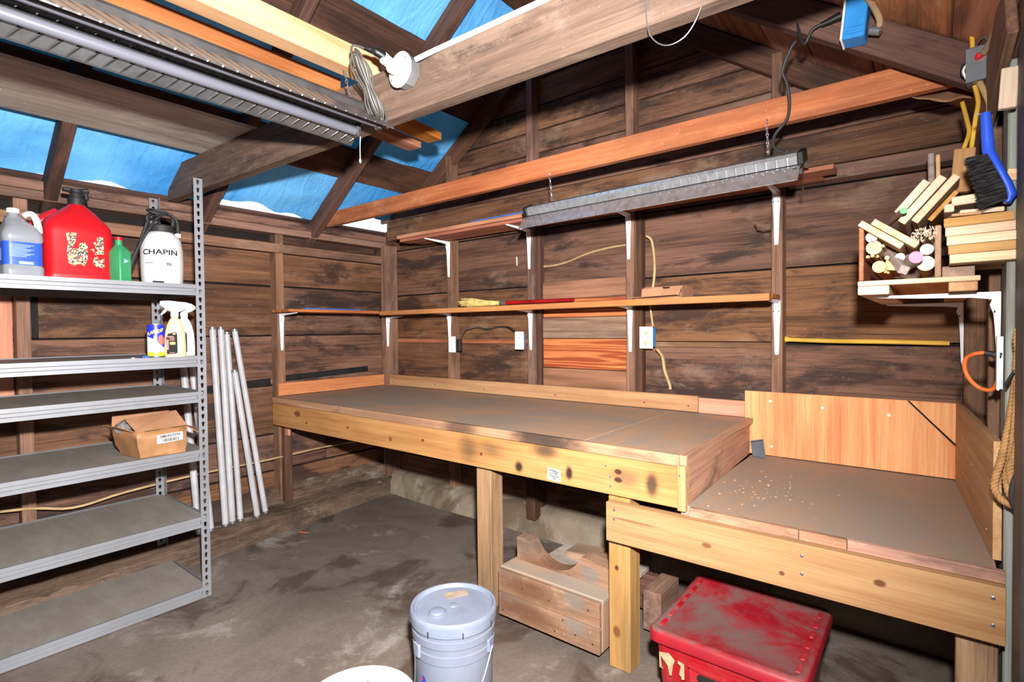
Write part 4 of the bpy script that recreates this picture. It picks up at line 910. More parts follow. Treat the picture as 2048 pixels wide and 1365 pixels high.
def trig(x, y, mat, label, rot):
    r = thing('spray_bottle', label, 'spray bottle', (x, y, Z2)); c, s = math.cos(rot), math.sin(rot)
    def R_(a, b, z): return V((x+a*c-b*s, y+a*s+b*c, Z2+z))      # b: towards the nozzle
    mb = MB(); rings = []
    for hx, hb, z, ob in ((0.026, 0.042, 0.0, 0), (0.028, 0.045, 0.006, 0), (0.028, 0.045, 0.05, 0), (0.027, 0.042, 0.11, 0.0), (0.024, 0.034, 0.15, 0.0), (0.019, 0.025, 0.175, 0.0), (0.014, 0.015, 0.19, 0.0), (0.013, 0.013, 0.20, 0)):
        rings.append([R_(a, b+ob, z) for a, b in rrect(hx, hb, min(hx, hb)*0.85, 5)])
    mb.loft(rings); mb.build('bottle', mat, r, True, ang=50)
    mb = MB(); rings = [[R_(a, b, z) for a, b in circ(q, 16)] for q, z in ((0.017, 0.196), (0.017, 0.216), (0.014, 0.22))]; mb.loft(rings); mb.build('collar', 'white_plastic', r, True)
    mb = MB(); rings = []
    for b, w_, z0, z1 in ((-0.05, 0.006, 0.238, 0.250), (-0.035, 0.012, 0.226, 0.262), (-0.01, 0.014, 0.216, 0.270), (0.02, 0.014, 0.222, 0.273), (0.045, 0.012, 0.240, 0.272), (0.058, 0.010, 0.252, 0.270)):
        rings.append([R_(a, b, z) for a, z in ((-w_, z0), (w_, z0), (w_, z1-0.005), (w_*0.5, z1), (-w_*0.5, z1), (-w_, z1-0.005))])
    mb.loft(rings); mb.build('spray_head', 'white_plastic', r, True, ang=50)
    mb = MB(); mb.tube([R_(0, 0.028, 0.24), R_(0, 0.04, 0.222), R_(0, 0.055, 0.205)], 0.006, 8, rs=[0.007, 0.006, 0.004]); mb.build('trigger', 'white_plastic', r, True)
    # dark label wraps the face turned to the room
    f = lambda b, z: R_(-0.0285, b, z)
    mb = MB(); mb.loft([[f(b, z) for b, z in ((0.0, 0.014), (0.034, 0.014), (0.036, 0.09), (0.028, 0.112), (-0.002, 0.122), (-0.01, 0.11), (-0.01, 0.02))], [R_(-0.0296, b, z) for b, z in ((0.0, 0.014), (0.034, 0.014), (0.036, 0.09), (0.028, 0.112), (-0.002, 0.122), (-0.01, 0.11), (-0.01, 0.02))]]); l_ = mb.build('label', 'label_dark', r)
    for mt_, rows in (('yellow_ink', [(0.003, 0.112, 0.010, 0.008)]), ('label_red', [(0.02, 0.098, 0.03, 0.005), (0.012, 0.09, 0.022, 0.004), (0.012, 0.082, 0.02, 0.004), (0.03, 0.06, 0.008, 0.05), (0.012, 0.02, 0.022, 0.003)]), ('label_olive', [(0.01, 0.066, 0.022, 0.014)])):
        mb = MB()
        for b, z, wb_, hz in rows: mb.add([R_(-0.0298, b+i*wb_/2, z+j*hz/2) for i, j in ((-1, -1), (1, -1), (1, 1), (-1, 1))], [(0, 1, 2, 3)])
        mb.build('label_print', mt_, l_)['kind'] = 'stuff'
    return r
M['label_dark'] = plain('dark_label', (26, 19, 18), 0.6, spec=0.15); M['label_red'] = plain('label_red_print', (196, 96, 92), 0.5); M['label_olive'] = plain('label_olive_print', (150, 142, 60), 0.5)
M['cream'] = plain('cream_liquid_bottle', (226, 204, 150), 0.35, 0, 0.03)
trig(0.668, -1.802, 'cream', 'cream trigger spray bottle with black label beside the blue can', math.pi-0.35)
trig(0.600, -1.736, 'white_plastic', 'white trigger spray bottle next to the shelving post', math.pi-0.30)
mb = MB(); mb.lathe([(0.012, 0), (0.024, 0.0005), (0.024, 0.003), (0.012, 0.0035), (0.008, 0.0035), (0.008, 0)], (0.66, -1.975, Z2), 20); tag(mb.build('washer', 'galv', None, True), 'steel washer lying on the second shelf left of the can', 'washer')
mb = MB(); mb.box((0.655, -1.945, Z2), (0.685, -1.915, Z2+0.008), 0, 0.002); mb.box((0.66, -1.94, Z2+0.008), (0.68, -1.92, Z2+0.011), 0, 0.001); tag(mb.build('plastic_clip', 'blue_paint'), 'small blue plastic clip on the second shelf beside the can', 'clip')

# --- crumpled carton with a bar-code label on the fourth shelf
Z4 = SZ[3]+0.001
M['carton_tape'] = plain('taped_cardboard', (158, 112, 76), 0.45, 0, 0.14, 7, dust=(132, 104, 60), dust_amt=0.5)
cb4 = thing('cardboard_box', 'crumpled brown cardboard box labelled EMER69394 on the fourth shelf', 'box', (0.55, -1.87, Z4))
Bq = [(0.70, -1.965), (0.712, -1.782), (0.49, -1.765), (0.515, -1.995)]; Tq = [(0.71, -1.985), (0.715, -1.775), (0.48, -1.755), (0.49, -2.03)]
def sub(q, n): return [tuple(V((*q[i], 0)).lerp(V((*q[(i+1) % 4], 0)), k/n)[:2]) for i in range(4) for k in range(n)]
rw_ = random.Random(4); rings = []
for f, z in ((0, 0), (0.12, 0.012), (0.4, 0.045), (0.7, 0.085), (1.0, 0.125)):
    a = sub(Bq, 5); b = sub(Tq, 5)
    rings.append([(p[0]*(1-f)+q[0]*f+rw_.uniform(-0.006, 0.004), p[1]*(1-f)+q[1]*f+rw_.uniform(-0.005, 0.005), Z4+z+(rw_.uniform(-0.004, 0.004) if f else 0)) for p, q in zip(a, b)])
mb = MB(); mb.loft(rings, cap=False); mb.f.append(list(range(20))[::-1]); mb.mi.append(0)
o = mb.build('body', 'carton_tape', cb4, True, ang=25); md = o.modifiers.new('wall', 'SOLIDIFY'); md.thickness = 0.004; md.offset = -1
def flap(pts, name='flap', th=0.003, mat='card'):
    mb = MB(); p = [V(q) for q in pts]; n = (p[1]-p[0]).cross(p[2]-p[0]).normalized()*th
    k = len(p); mb.add(p+[q+n for q in p], [list(range(k))[::-1], list(range(k, 2*k))]+[[i, (i+1) % k, k+(i+1) % k, k+i] for i in range(k)]); return mb.build(name, mat, cb4)
flap([(0.709, -1.985, Z4+0.125), (0.714, -1.776, Z4+0.13), (0.62, -1.79, Z4+0.195), (0.60, -2.0, Z4+0.178)])
flap([(0.71, -1.988, Z4+0.124), (0.49, -2.03, Z4+0.124), (0.50, -2.06, Z4+0.125+0.02), (0.64, -2.04, Z4+0.15)])
flap([(0.714, -1.775, Z4+0.126), (0.49, -1.755, Z4+0.126), (0.55, -1.655, Z4+0.075), (0.705, -1.685, Z4+0.062)])
flap([(0.48, -2.02, Z4+0.125), (0.48, -1.76, Z4+0.125), (0.455, -1.77, Z4+0.19), (0.455, -2.01, Z4+0.185)])
M['foil'] = plain('crinkled_foil', (220, 222, 226), 0.25, 0.8, 0.1, 40, bump=0.8)
mb = MB(); rings = []
for i in range(5): rings.append([(0.55+0.05*math.cos(a)*math.sin(0.4+i*0.6)+rw_.uniform(-.008, .008), -1.98+0.045*math.sin(a)*math.sin(0.4+i*0.6)+rw_.uniform(-.008, .008), Z4+0.10+0.016*i+rw_.uniform(-.006, .006)) for a in [2*math.pi*k/9 for k in range(9)]])
mb.loft(rings); mb.build('foil_packing', 'foil', cb4)
q0, q1 = V((0.7135, -1.905, Z4)), V((0.7175, -1.80, Z4)); dq = (q1-q0).normalized(); nq = V((dq.y, -dq.x, 0)); 
def on_lab(s, z, e=0.0): return q0+dq*s+V((0, 0, z))+nq*(0.004+e)
mb = MB(); mb.add([on_lab(0, 0.058), on_lab(0.108, 0.064), on_lab(0.108, 0.104), on_lab(0, 0.1)]+[on_lab(0, 0.058, .0015), on_lab(0.108, 0.064, .0015), on_lab(0.108, 0.104, .0015), on_lab(0, 0.1, .0015)], [(0, 1, 2, 3), (7, 6, 5, 4), (0, 4, 5, 1), (1, 5, 6, 2), (2, 6, 7, 3), (3, 7, 4, 0)]); lb4 = mb.build('label', 'paper', cb4)
text_mesh('lettering', 'EMER69394', 0.0185, 'ink', lb4, lambda x, y: on_lab(0.054+x, 0.0915+y+0.035*x, 0.0022), 0.0004, sx=0.92)
mb = MB(); xb = 0.022
while xb < 0.092:
    ww = rw_.choice((0.0008, 0.0016, 0.0024)); mb.add([on_lab(xb, 0.065, .0022), on_lab(xb+ww, 0.065, .0022), on_lab(xb+ww, 0.081, .0022), on_lab(xb, 0.081, .0022)], [(0, 1, 2, 3)]); xb += ww+rw_.choice((0.0008, 0.0014))
mb.build('bar_code', 'ink', lb4)

# --- fluorescent tubes and white pipes leaning on the left wall
def pipe(p0, p1, r, label, caps=True):
    rt = thing('white_pipe', label, 'pipe', p0, 'white pipes leaning on the left wall')
    mb = MB(); mb.tube([p0, p1], r, 14, smooth=1); mb.build('pipe_body', 'pipe_white', rt, True)
    d = (V(p1)-V(p0)).normalized()
    if caps:
        mb = MB(); mb.tube([V(p0)-d*0.001, V(p0)+d*0.014], r*1.04, 14, smooth=1); mb.build('end_cap', 'galv', rt, True)
        mb = MB(); mb.tube([V(p1)-d*0.014, V(p1)+d*0.001], r*1.04, 14, smooth=1); mb.build('end_cap', 'galv', rt, True)
    return rt
M['pipe_white'] = plain('dusty_white_tube', (180, 179, 184), 0.4, 0, 0.06, 8, dust=(146, 140, 134), dust_amt=0.4)
pipe((0.135, -1.363, 0.118), (0.035, -1.375, 1.352), 0.0195, 'white tube leaning nearest the shelving post, right of it')
pipe((0.125, -1.318, 0.120), (0.03, -1.323, 1.352), 0.0195, 'white tube leaning on the wall, second from the shelving post')
pipe((0.125, -1.268, 0.120), (0.024, -1.284, 1.32), 0.0175, 'shorter white tube partly hidden behind its neighbours')
pipe((0.14, -1.168, 0.118), (0.085, -1.268, 1.08), 0.0185, 'white tube leaning left, second from the right of the bundle')
pipe((0.122, -1.105, 0.125), (0.066, -1.255, 1.34), 0.0175, 'rightmost white tube of the bundle on the left wall')
pipe((0.15, -1.455, 0.12), (0.03, -1.500, 1.20), 0.0195, 'white tube seen behind the shelving post')
pipe((0.15, -1.52, 0.12), (0.045, -1.552, 1.20), 0.0195, 'leftmost white tube, seen behind the shelves')

# ------------------------------------------------------------------ overhead: loft sheet, lumber on the tie beams
def tie_y(x): return -1.592+0.137*x/3.7
tag(plank('loft_sheet', (0.42, -3.02, 2.302), (0.985, -1.50, 2.318), 'old_grey'), 'wide grey weathered plywood sheet lying across the tie beams at the left', 'plywood sheet')
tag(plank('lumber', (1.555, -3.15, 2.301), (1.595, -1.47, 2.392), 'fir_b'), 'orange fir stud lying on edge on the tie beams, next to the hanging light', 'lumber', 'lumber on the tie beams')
tag(plank('lumber', (1.79, -3.15, 2.301), (1.865, -1.47, 2.392), 'pine_pale'), 'pale new pine stud lying on the tie beams above the lamp cord', 'lumber', 'lumber on the tie beams')
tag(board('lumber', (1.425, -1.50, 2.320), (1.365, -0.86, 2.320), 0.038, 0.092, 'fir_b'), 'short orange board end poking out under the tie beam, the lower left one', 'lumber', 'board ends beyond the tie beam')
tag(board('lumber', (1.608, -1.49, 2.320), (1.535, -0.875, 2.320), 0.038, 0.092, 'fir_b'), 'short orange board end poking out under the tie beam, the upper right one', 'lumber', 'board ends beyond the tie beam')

def P(px, py, y):
    """world point on the vertical plane y for a measured sight line"""
    d = _R*((px-1024)/1059.3)+_D*((py-682.5)/1059.3)+_fw; t_ = (y+2.80)/d.y
    return V((3.57, -2.80, 1.32))+d*t_
# ------------------------------------------------------------------ hanging fluorescent shop lights
def tread():
    t = NT('tread_plate_chrome'); v, r = t.coords(False)
    s = t.n('ShaderNodeSeparateXYZ', {0: v}).outputs
    a = t.math('SINE', t.math('MULTIPLY', t.math('ADD', s[0], t.math('MULTIPLY', s[1], 0.8)), 165.0))
    b = t.math('SINE', t.math('MULTIPLY', s[1], 75.0))
    h = t.math('MULTIPLY', t.math('POWER', t.math('MAXIMUM', a, 0.0), 8.0), t.math('MAXIMUM', b, 0.15))
    t.bump(h, 1.0, 0.004)
    n = t.noise(v, 30, 4); col = t.mix(t.math('MULTIPLY', t.ramp(n, 0.4, 0.7), 0.35), lin((206, 208, 212)), lin((120, 110, 100)))
    return t.fin(col, 0.24, 0.8)
M['tread'] = tread(); M['tread_dark'] = tread()  # dark copy for the near fixture: its dim reflections are put into the colour
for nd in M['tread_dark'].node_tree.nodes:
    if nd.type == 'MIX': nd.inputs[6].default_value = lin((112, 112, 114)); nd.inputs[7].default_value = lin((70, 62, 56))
M['tube_off'] = plain('unlit_tube', (82, 82, 90), 0.3, 0, 0.03)
M['dark_metal'] = plain('dark_dusty_metal', (70, 68, 68), 0.5, 0.5, 0.15)
def chain(p0, p1, parent, r=0.0016, link_=0.016):
    p0, p1 = V(p0), V(p1); L = (p1-p0).length; n = max(2, int(L/link_)); d = (p1-p0)/n; dn = d.normalized()
    a = dn.orthogonal().normalized(); b = dn.cross(a); mb = MB()
    for i in range(n):
        c = p0+d*(i+0.5); s = a if i % 2 else b; h = d.length*0.62; ww = 0.0042
        pts = [c+dn*(h*math.sin(q))+s*(ww*math.cos(q)) for q in [2*math.pi*k/10 for k in range(11)]]
        mb.tube(pts, r, 5, smooth=1, cap=False)
    return mb.build('hanging_chain', 'chrome', parent, True)
def shop_light(name, label, org, xdir, updir, L, drop=0.056, hmat='dark_metal', tmat='tread'):
    rt = thing(name, label, 'light fixture', org); x = V(xdir).normalized(); z = V(updir); z = (z-x*z.dot(x)).normalized(); y = z.cross(x)
    m = mtx(V(org), x, y, z)
    def bld(mb, nm, mat, sm=False, ang=30): return mb.build(nm, mat, rt, sm, local=m, ang=ang)
    mb = MB(); mb.prism([(-0.032, 0.0), (0.032, 0.0), (0.032, 0.030), (0.024, 0.042), (-0.024, 0.042), (-0.032, 0.030)], -L/2+0.012, L/2-0.012, m @ mtx((0, 0, 0), (0, 1, 0), (0, 0, 1), (1, 0, 0))); bld(mb, 'housing', hmat)
    dd = drop; prof = [(-0.132, -0.006-dd), (-0.126, -0.004-dd), (-0.060, -0.004), (0.060, -0.004), (0.126, -0.004-dd), (0.132, -0.006-dd), (0.130, -0.010-dd), (0.124, -0.007-dd), (0.060, -0.008), (-0.060, -0.008), (-0.124, -0.007-dd), (-0.130, -0.010-dd)]
    mb = MB(); mb.loft([[m @ V((xx, a, b)) for a, b in prof] for xx in (-L/2, L/2)]); bld(mb, 'reflector', tmat)
    for s in (-1, 1):
        mb = MB(); mb.tube([m @ V((-L/2+0.03, s*0.062, -0.035)), m @ V((L/2-0.03, s*0.062, -0.035))], 0.0155, 14, smooth=1); bld(mb, 'tube', 'tube_off', True)
        mb = MB(); mb.box((s*L/2-0.012, -0.040, -0.004), (s*L/2+0.012, 0.040, 0.046), 0, 0.004, m); bld(mb, 'end_cap', 'black')
        for q in (-1, 1):
            mb = MB(); mb.box((s*(L/2-0.018)-0.008, q*0.062-0.014, -0.055), (s*(L/2-0.018)+0.008, q*0.062+0.014, -0.008), 0, 0.003, m); bld(mb, 'lamp_socket', 'dark_metal')
    return rt, m
# near one: hangs under the loft, runs towards the viewer
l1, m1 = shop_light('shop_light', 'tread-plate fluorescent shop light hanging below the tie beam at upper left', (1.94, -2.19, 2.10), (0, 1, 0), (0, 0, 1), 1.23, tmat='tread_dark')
chain((1.868, -1.64, 2.282), (1.93, -1.655, 2.146), l1)
mb = MB(); mb.tube([(1.895, -1.655, 2.148), (1.91, -1.655, 2.158), (1.945, -1.655, 2.158), (1.965, -1.655, 2.148)], 0.003, 6); mb.build('hook', 'chrome', l1, True)
chain((1.868, -2.74, 2.282), (1.93, -2.74, 2.146), l1)
mb = MB(); mb.tube([(1.905, -1.60, 2.04), (1.902, -1.60, 2.0), (1.902, -1.60, 1.955)], 0.0014, 5); mb.lathe([(0.001, -0.01), (0.0035, -0.004), (0.0035, 0.004), (0.001, 0.008)], (1.902, -1.60, 1.953), 8); mb.build('pull_chain', 'white_plastic', l1, True)
# its grey cord is bundled and plugged into the lamp holder on the beam
LX = 2.09; LY = tie_y(LX); LZ = 2.243
rcd = random.Random(21); mb = MB()
top = V((2.025, -1.70, 2.272)); bot = V((2.03, -1.60, 2.062))
for i in range(6):
    w_ = 0.014+0.006*i; a = i*0.9
    sx_ = V((math.cos(a), 0.3*math.sin(a), 0)).normalized(); pts = []
    for k in range(17):
        q = 2*math.pi*k/16; f = 0.5-0.5*math.cos(q)
        pinch = 0.35+0.65*abs(math.cos(math.pi*f))
        pts.append(top.lerp(bot, f*(0.90+0.02*i))+sx_*(w_*pinch*math.sin(q))+V((0, 0, 0.01*math.sin(a))))
    mb.tube(pts, 0.0036, 6, smooth=2, cap=False)
mb.tube([V((2.045, -1.675, 2.285)), V((2.02, -1.705, 2.292)), V((2.015, -1.71, 2.27)), V((2.02, -1.70, 2.22))], 0.004, 6)
mb.tube([V((2.03, -1.605, 2.10)), V((2.03, -1.60, 2.07)), V((2.0, -1.61, 2.09)), V((1.965, -1.63, 2.135))], 0.004, 6)
mb.build('power_cord', 'grey_cord', l1, True)
pm = MB(); pm.tube([V((LX-0.010, -1.622, 2.266)), V((LX-0.022, -1.652, 2.278)), V((LX-0.046, -1.678, 2.287))], 0.013, 10, rs=[0.015, 0.014, 0.008, 0.006]); pm.build('plug', 'black', l1, True)

# lamp holder on its octagon box
lh = thing('lamp_holder', 'white lamp holder with plug adapter on a grey steel box on the tie beam', 'lamp holder', (LX, LY, LZ-0.06))
yax = V((0.037, 1, 0)).normalized(); mm = mtx((LX, LY-0.002, LZ), (1, -0.037, 0), (0, 0, 1), -yax)
mb = MB(); mb.prism([(0.056*math.cos(math.pi/8+k*math.pi/4), 0.056*math.sin(math.pi/8+k*math.pi/4)) for k in range(8)], 0, 0.040, mm); mb.build('junction_box', 'galv', lh)
mb = MB(); mb.lathe([(0.058, 0), (0.061, 0.003), (0.061, 0.007), (0.055, 0.011), (0.032, 0.013), (0.026, 0.016), (0.024, 0.045), (0.021, 0.048)], mm.translation-yax*0.040, 32, mt=mm.to_3x3()); mb.build('holder_plate', 'white_plastic', lh, True, ang=35)
e0 = mm.translation-yax*0.068; e1 = e0+V((-0.007, -0.026, 0.014))
mb = MB(); mb.tube([e0, e1], 0.019, 16, smooth=1); mb.obox(e1-V((0, 0, 0)), e1+(e1-e0).normalized()*0.022, 0.034, 0.026, mi=0, b=0.004); mb.build('plug_adapter', 'white_plastic', lh, True)
for a, b in ((0.040, 0.028), (-0.040, -0.028)): screw(lh, mm @ V((a, b, 0.052)), -yax, 0.004)
# white cable stapled along the beam
pts = [(2.155, 0.035, 2.262), (2.22, 0.02, 2.275), (2.30, 0.01, 2.283), (2.42, 0.008, 2.285), (2.60, 0.008, 2.287), (2.80, 0.008, 2.289), (3.0, 0.008, 2.290)]
cable('cable', [(x, tie_y(x)-d, z) for x, d, z in pts], 0.0085, 'white_plastic', 'white cable stapled along the near face of the tie beam')
# thin wire loop hanging from the beam
cable('wire', [(x, tie_y(x)-0.006, z) for x, z in ((2.99, 2.27), (2.985, 2.20), (2.98, 2.15), (2.99, 2.08), (3.03, 2.04), (3.08, 2.045), (3.115, 2.09), (3.13, 2.15), (3.12, 2.19), (3.15, 2.17))], 0.0016, 'chrome', 'thin bare wire loop hanging from the tie beam', 'wire', 5)

# far one: hangs tilted in front of the upper wall shelf
l2, m2 = shop_light('shop_light', 'tread-plate fluorescent shop light hanging tilted in front of the upper wall shelf', (2.515, -0.49, 1.948), (1, 0, 0.012), (0, -0.40, 0.915), 1.31, 0.034, 'tread')
chain((2.028, -0.5475, 2.123), (2.025, -0.52, 1.985), l2)
chain((3.054, -0.5475, 2.130), (3.054, -0.52, 2.0), l2)
mb = MB(); mb.tube([(3.12, -0.53, 1.99), (3.085, -0.56, 2.01), (3.09, -0.58, 2.05), (3.135, -0.59, 2.10), (3.145, -0.60, 2.16), (3.14, -0.62, 2.22), (3.13, -0.64, 2.26), (3.16, -0.66, 2.32), (3.18, -0.67, 2.34)], 0.0055, 8)
mb.tube([(3.18, -0.66, 2.42), (3.19, -0.67, 2.36), (3.21, -0.69, 2.31), (3.235, -0.70, 2.345), (3.27, -0.70, 2.355)], 0.0055, 8); mb.build('power_cord', 'black_rubber', l2, True)
mb = MB(); mb.tube([(3.262, -0.70, 2.352), (3.32, -0.70, 2.362)], 0.0135, 10, rs=[0.008, 0.012, 0.014, 0.014], smooth=4); mb.build('plug', 'black', l2, True)
mb = MB(); mb.tube([(3.165, -0.475, 1.95), (3.168, -0.475, 1.93), (3.168, -0.475, 1.86)], 0.0013, 5); mb.lathe([(0.001, -0.01), (0.0035, -0.004), (0.0035, 0.004), (0.001, 0.008)], (3.168, -0.475, 1.858), 8); mb.build('pull_chain', 'rust', l2, True)

# blue outlet box on the right-hand rafter
bo = thing('outlet_box', 'bright blue plastic outlet box with a black plug under the right roof slope', 'outlet box', (3.36, -0.70, 2.25))
mbm = Matrix.Translation((3.362, -0.712, 2.318)) @ Matrix.Rotation(0.10, 4, 'Y')
mb = MB(); mb.box((-0.028, -0.038, -0.062), (0.034, 0.040, 0.062), 0, 0.004, mbm); mb.box((-0.02, -0.043, -0.05), (0.028, -0.038, -0.042), 0, 0.001, mbm); mb.box((-0.02, -0.043, -0.03), (0.028, -0.038, -0.024), 0, 0.001, mbm); mb.build('box_body', 'elec_blue', bo, True, ang=30)
mb = MB(); mb.box((-0.034, -0.040, -0.064), (-0.028, 0.042, 0.064), 0, 0.002, mbm); mb.build('cover_plate', 'white_plastic', bo)
mb = MB(); mb.tube([(3.405, -0.735, 2.268), (3.432, -0.738, 2.255)], 0.014, 10, smooth=1); mb.build('cable_clamp', 'galv', bo, True)
cable('cable', [(3.425, -0.738, 2.258), (3.43, -0.745, 2.285), (3.415, -0.75, 2.33), (3.395, -0.75, 2.375), (3.385, -0.72, 2.44)], 0.0095, 'tan_cable', 'tan cable rising from the blue outlet box')
cable('wire', [(3.47, -0.72, 2.43), (3.485, -0.74, 2.375), (3.52, -0.75, 2.345), (3.56, -0.75, 2.338), (3.60, -0.74, 2.345), (3.625, -0.72, 2.385), (3.63, -0.70, 2.42)], 0.0045, 'elec_blue', 'bright blue wire loop below the right roof slope', 'wire')
# steel switch box with red wire caps
sb = thing('switch_box', 'open steel electrical box with red wire caps on the right wall plate', 'electrical box', (3.675, -0.70, 2.03))
M['red_cap'] = plain('red_wire_cap', (206, 44, 52), 0.4)
mm = Matrix.Translation((3.668, -0.705, 2.082)) @ Matrix.Rotation(-0.16, 4, 'Z')
mb = MB()
for lo, hi in (((-0.026, -0.028, -0.05), (0.026, -0.026, 0.05)), ((-0.026, -0.028, 0.048), (0.026, 0.028, 0.05)), ((-0.026, -0.028, -0.05), (0.026, 0.028, -0.048)), ((0.024, -0.028, -0.05), (0.026, 0.028, 0.05)), ((-0.026, 0.026, -0.05), (0.026, 0.028, 0.05))): mb.box(lo, hi, 0, 0, mm)
mb.build('box_shell', 'galv', sb)
for a, b, c in ((-0.018, -0.010, 0.030), (-0.016, 0.002, -0.008), (0.004, -0.0285, 0.018)):
    mb = MB(); mb.lathe([(0.011, -0.004), (0.010, 0.006), (0.005, 0.012)], mm @ V((a, b, c)), 12, mt=Matrix.Rotation(math.pi/2 if b < -0.02 else 0.6, 3, 'X')); mb.build('wire_cap', 'red_cap', sb, True)
mb = MB(); mb.tube([mm @ V(p) for p in ((-0.024, 0, 0.02), (-0.034, -0.004, 0.0), (-0.03, 0, -0.02), (-0.022, -0.006, -0.036), (-0.02, -0.01, -0.02))], 0.003, 6); mb.build('wires', 'white_plastic', sb, True)
mb = MB(); mb.tube([mm @ V(p) for p in ((-0.02, 0.01, 0.025), (-0.036, 0.0, 0.012), (-0.038, 0.006, -0.01), (-0.024, 0.01, -0.03))], 0.004, 6); mb.build('wires', 'black', sb, True)
mb = MB(); mb.tube([mm @ V(p) for p in ((-0.005, -0.01, 0.05), (0.0, -0.012, 0.066), (0.014, -0.012, 0.075), (0.02, -0.012, 0.062), (0.012, -0.012, 0.052))], 0.0018, 5); mb.build('ground_wire', 'chrome', sb, True)
cable('cable', [(3.676, -0.742, 2.10), (3.69, -0.76, 2.125), (3.705, -0.80, 2.16), (3.713, -0.85, 2.185), (3.715, -0.93, 2.22)], 0.0085, 'tan_cable', 'tan cable entering the open steel box from the upper right')
cable('cable', [(3.655, -0.69, 2.14), (3.652, -0.69, 2.20), (3.645, -0.69, 2.30), (3.64, -0.685, 2.36)], 0.006, 'yellow', 'thin yellow cable running up from the open steel box')
cable('cable', [(3.67, -0.715, 2.03), (3.682, -0.74, 1.985), (3.69, -0.75, 1.95), (3.688, -0.75, 1.90)], 0.008, 'romex', 'cream cable dropping from the open steel box')
cable('cable', [(3.66, -0.70, 2.03), (3.668, -0.70, 1.98), (3.662, -0.70, 1.93), (3.655, -0.69, 1.86), (3.648, -0.68, 1.80)], 0.006, 'yellow', 'yellow cable hanging below the open steel box behind the brush')
cable('cable', [(3.635, -0.60, 2.02), (3.645, -0.62, 1.96), (3.65, -0.64, 1.91), (3.635, -0.66, 1.85), (3.63, -0.66, 1.80), (3.645, -0.67, 1.79), (3.66, -0.68, 1.82)], 0.006, 'yellow', 'yellow looped cable hanging at the back of the right wall')
# diagonal brace on the right wall, pale block on it, torn felt paper by the corner
board('brace', rp(-0.16, -0.012, 1.80), rp(-1.02, -0.012, 2.10), 0.17, 0.022, 'old_stud', wall_right, bev=0.003)
tag(board('wood_block', P(2014, 218, -1.0), P(2021, 136, -1.0), 0.02, 0.034, 'block', up=(0, 1, 0)), 'pale wood block nailed to the right wall above the brush', 'block')
mb = MB(); rings = []
for i in range(13):
    f = i/12; rings.append([P(1815+132*f, 184-14*f+(5+20*min(1, 2.5*f)+3*math.sin(i*1.1))*j/5, -0.40-0.10*j/5-0.008*math.sin(i*0.9+j)) for j in range(6)])
M['felt_paper'] = plain('torn_tan_paper', (150, 108, 78), 0.8, 0, 0.15)
mb.loft(rings, closed=False); o = mb.build('torn_paper', 'felt_paper', None, True); md = o.modifiers.new('sheet', 'SOLIDIFY'); md.thickness = 0.002
tag(o, 'torn strip of tan building paper under the right end of the ceiling joist', 'paper')

# ------------------------------------------------------------------ on the floor
def bucket(name, label, cx, cy, body, lid, R=0.150, H=0.372):
    r = thing(name, label, 'bucket', (cx, cy, 0))
    mb = MB(); mb.lathe([(R*0.86, 0.0), (R*0.87, 0.004), (R*0.905, H*0.62), (R*0.935, H*0.625), (R*0.94, H*0.70), (R*0.915, H*0.705), (R*0.92, H*0.765), (R*0.955, H*0.77), (R*0.96, H*0.83), (R*0.93, H*0.835), (R*0.94, H*0.92)], (cx, cy, 0.001), 48); mb.build('pail', body, r, True, ang=35)
    mb = MB(); mb.lathe([(R*0.95, H*0.875), (R*0.985, H*0.88), (R*1.0, H*0.955), (R*0.995, H*0.985), (R*0.97, H), (R*0.93, H), (R*0.915, H*0.985), (R*0.89, H*0.968), (R*0.86, H*0.966), (R*0.84, H*0.974), (0.0005, H*0.974)], (cx, cy, 0.001), 48, cap=False); mb.build('lid', lid, r, True, ang=35)
    return r
M['pail'] = plain('blue_grey_pail', (110, 115, 130), 0.4, 0, 0.03, 5, dust=(134, 136, 146), dust_amt=0.25)
M['pail_lid'] = plain('blue_grey_lid', (112, 120, 138), 0.38, 0, 0.05, 6, dust=(146, 150, 160), dust_amt=0.35)
BX, BY = 2.268, -1.508
b1 = bucket('paint_bucket', 'blue-grey paint bucket with lid, paper label and wire handle in front of the post', BX, BY, 'pail', 'pail_lid')
HB = 0.372
rl_ = random.Random(2)
for k in range(8):     # tear notches in the lid skirt
    a = k*math.pi/4+0.2
    mb = MB(); mb.obox((BX+0.1495*math.cos(a), BY+0.1495*math.sin(a), HB*0.885), (BX+0.1505*math.cos(a), BY+0.1505*math.sin(a), HB*0.93), 0.003, 0.004, up=(-math.sin(a), math.cos(a), 0)); mb.build('lid_notch', 'dark_metal', b1)
zt = HB*0.974+0.001
def cam_ax(cx, cy):
    d = V((3.57-cx, -2.80-cy, 0)).normalized(); return d, V((-d.y, d.x, 0))      # towards viewer, to the viewer's right
dv, dr = cam_ax(BX, BY)
c_ = V((BX, BY, zt))+dv*0.045-dr*0.055
mb = MB(); mb.lathe([(0.033, 0), (0.033, 0.003), (0.026, 0.005), (0.024, 0.010), (0.015, 0.013), (0.002, 0.0135)], c_, 24); mb.build('pour_spout', 'pail_lid', b1, True)
c_ = V((BX, BY, zt))+dv*0.0-dr*0.0
mb = MB(); mb.lathe([(0.016, 0), (0.015, 0.002), (0.003, 0.004)], c_, 20); mb.build('lid_boss', 'pail_lid', b1, True)
c_ = V((BX, BY, zt))-dv*0.075+dr*0.01
mb = MB(); mb.box((-0.04, -0.02, 0), (0.04, 0.02, 0.0012), 0, 0, mtx(c_, (dr*0.96+dv*-0.28).normalized(), (dv*-0.96-dr*0.28).normalized(), (0, 0, 1)))
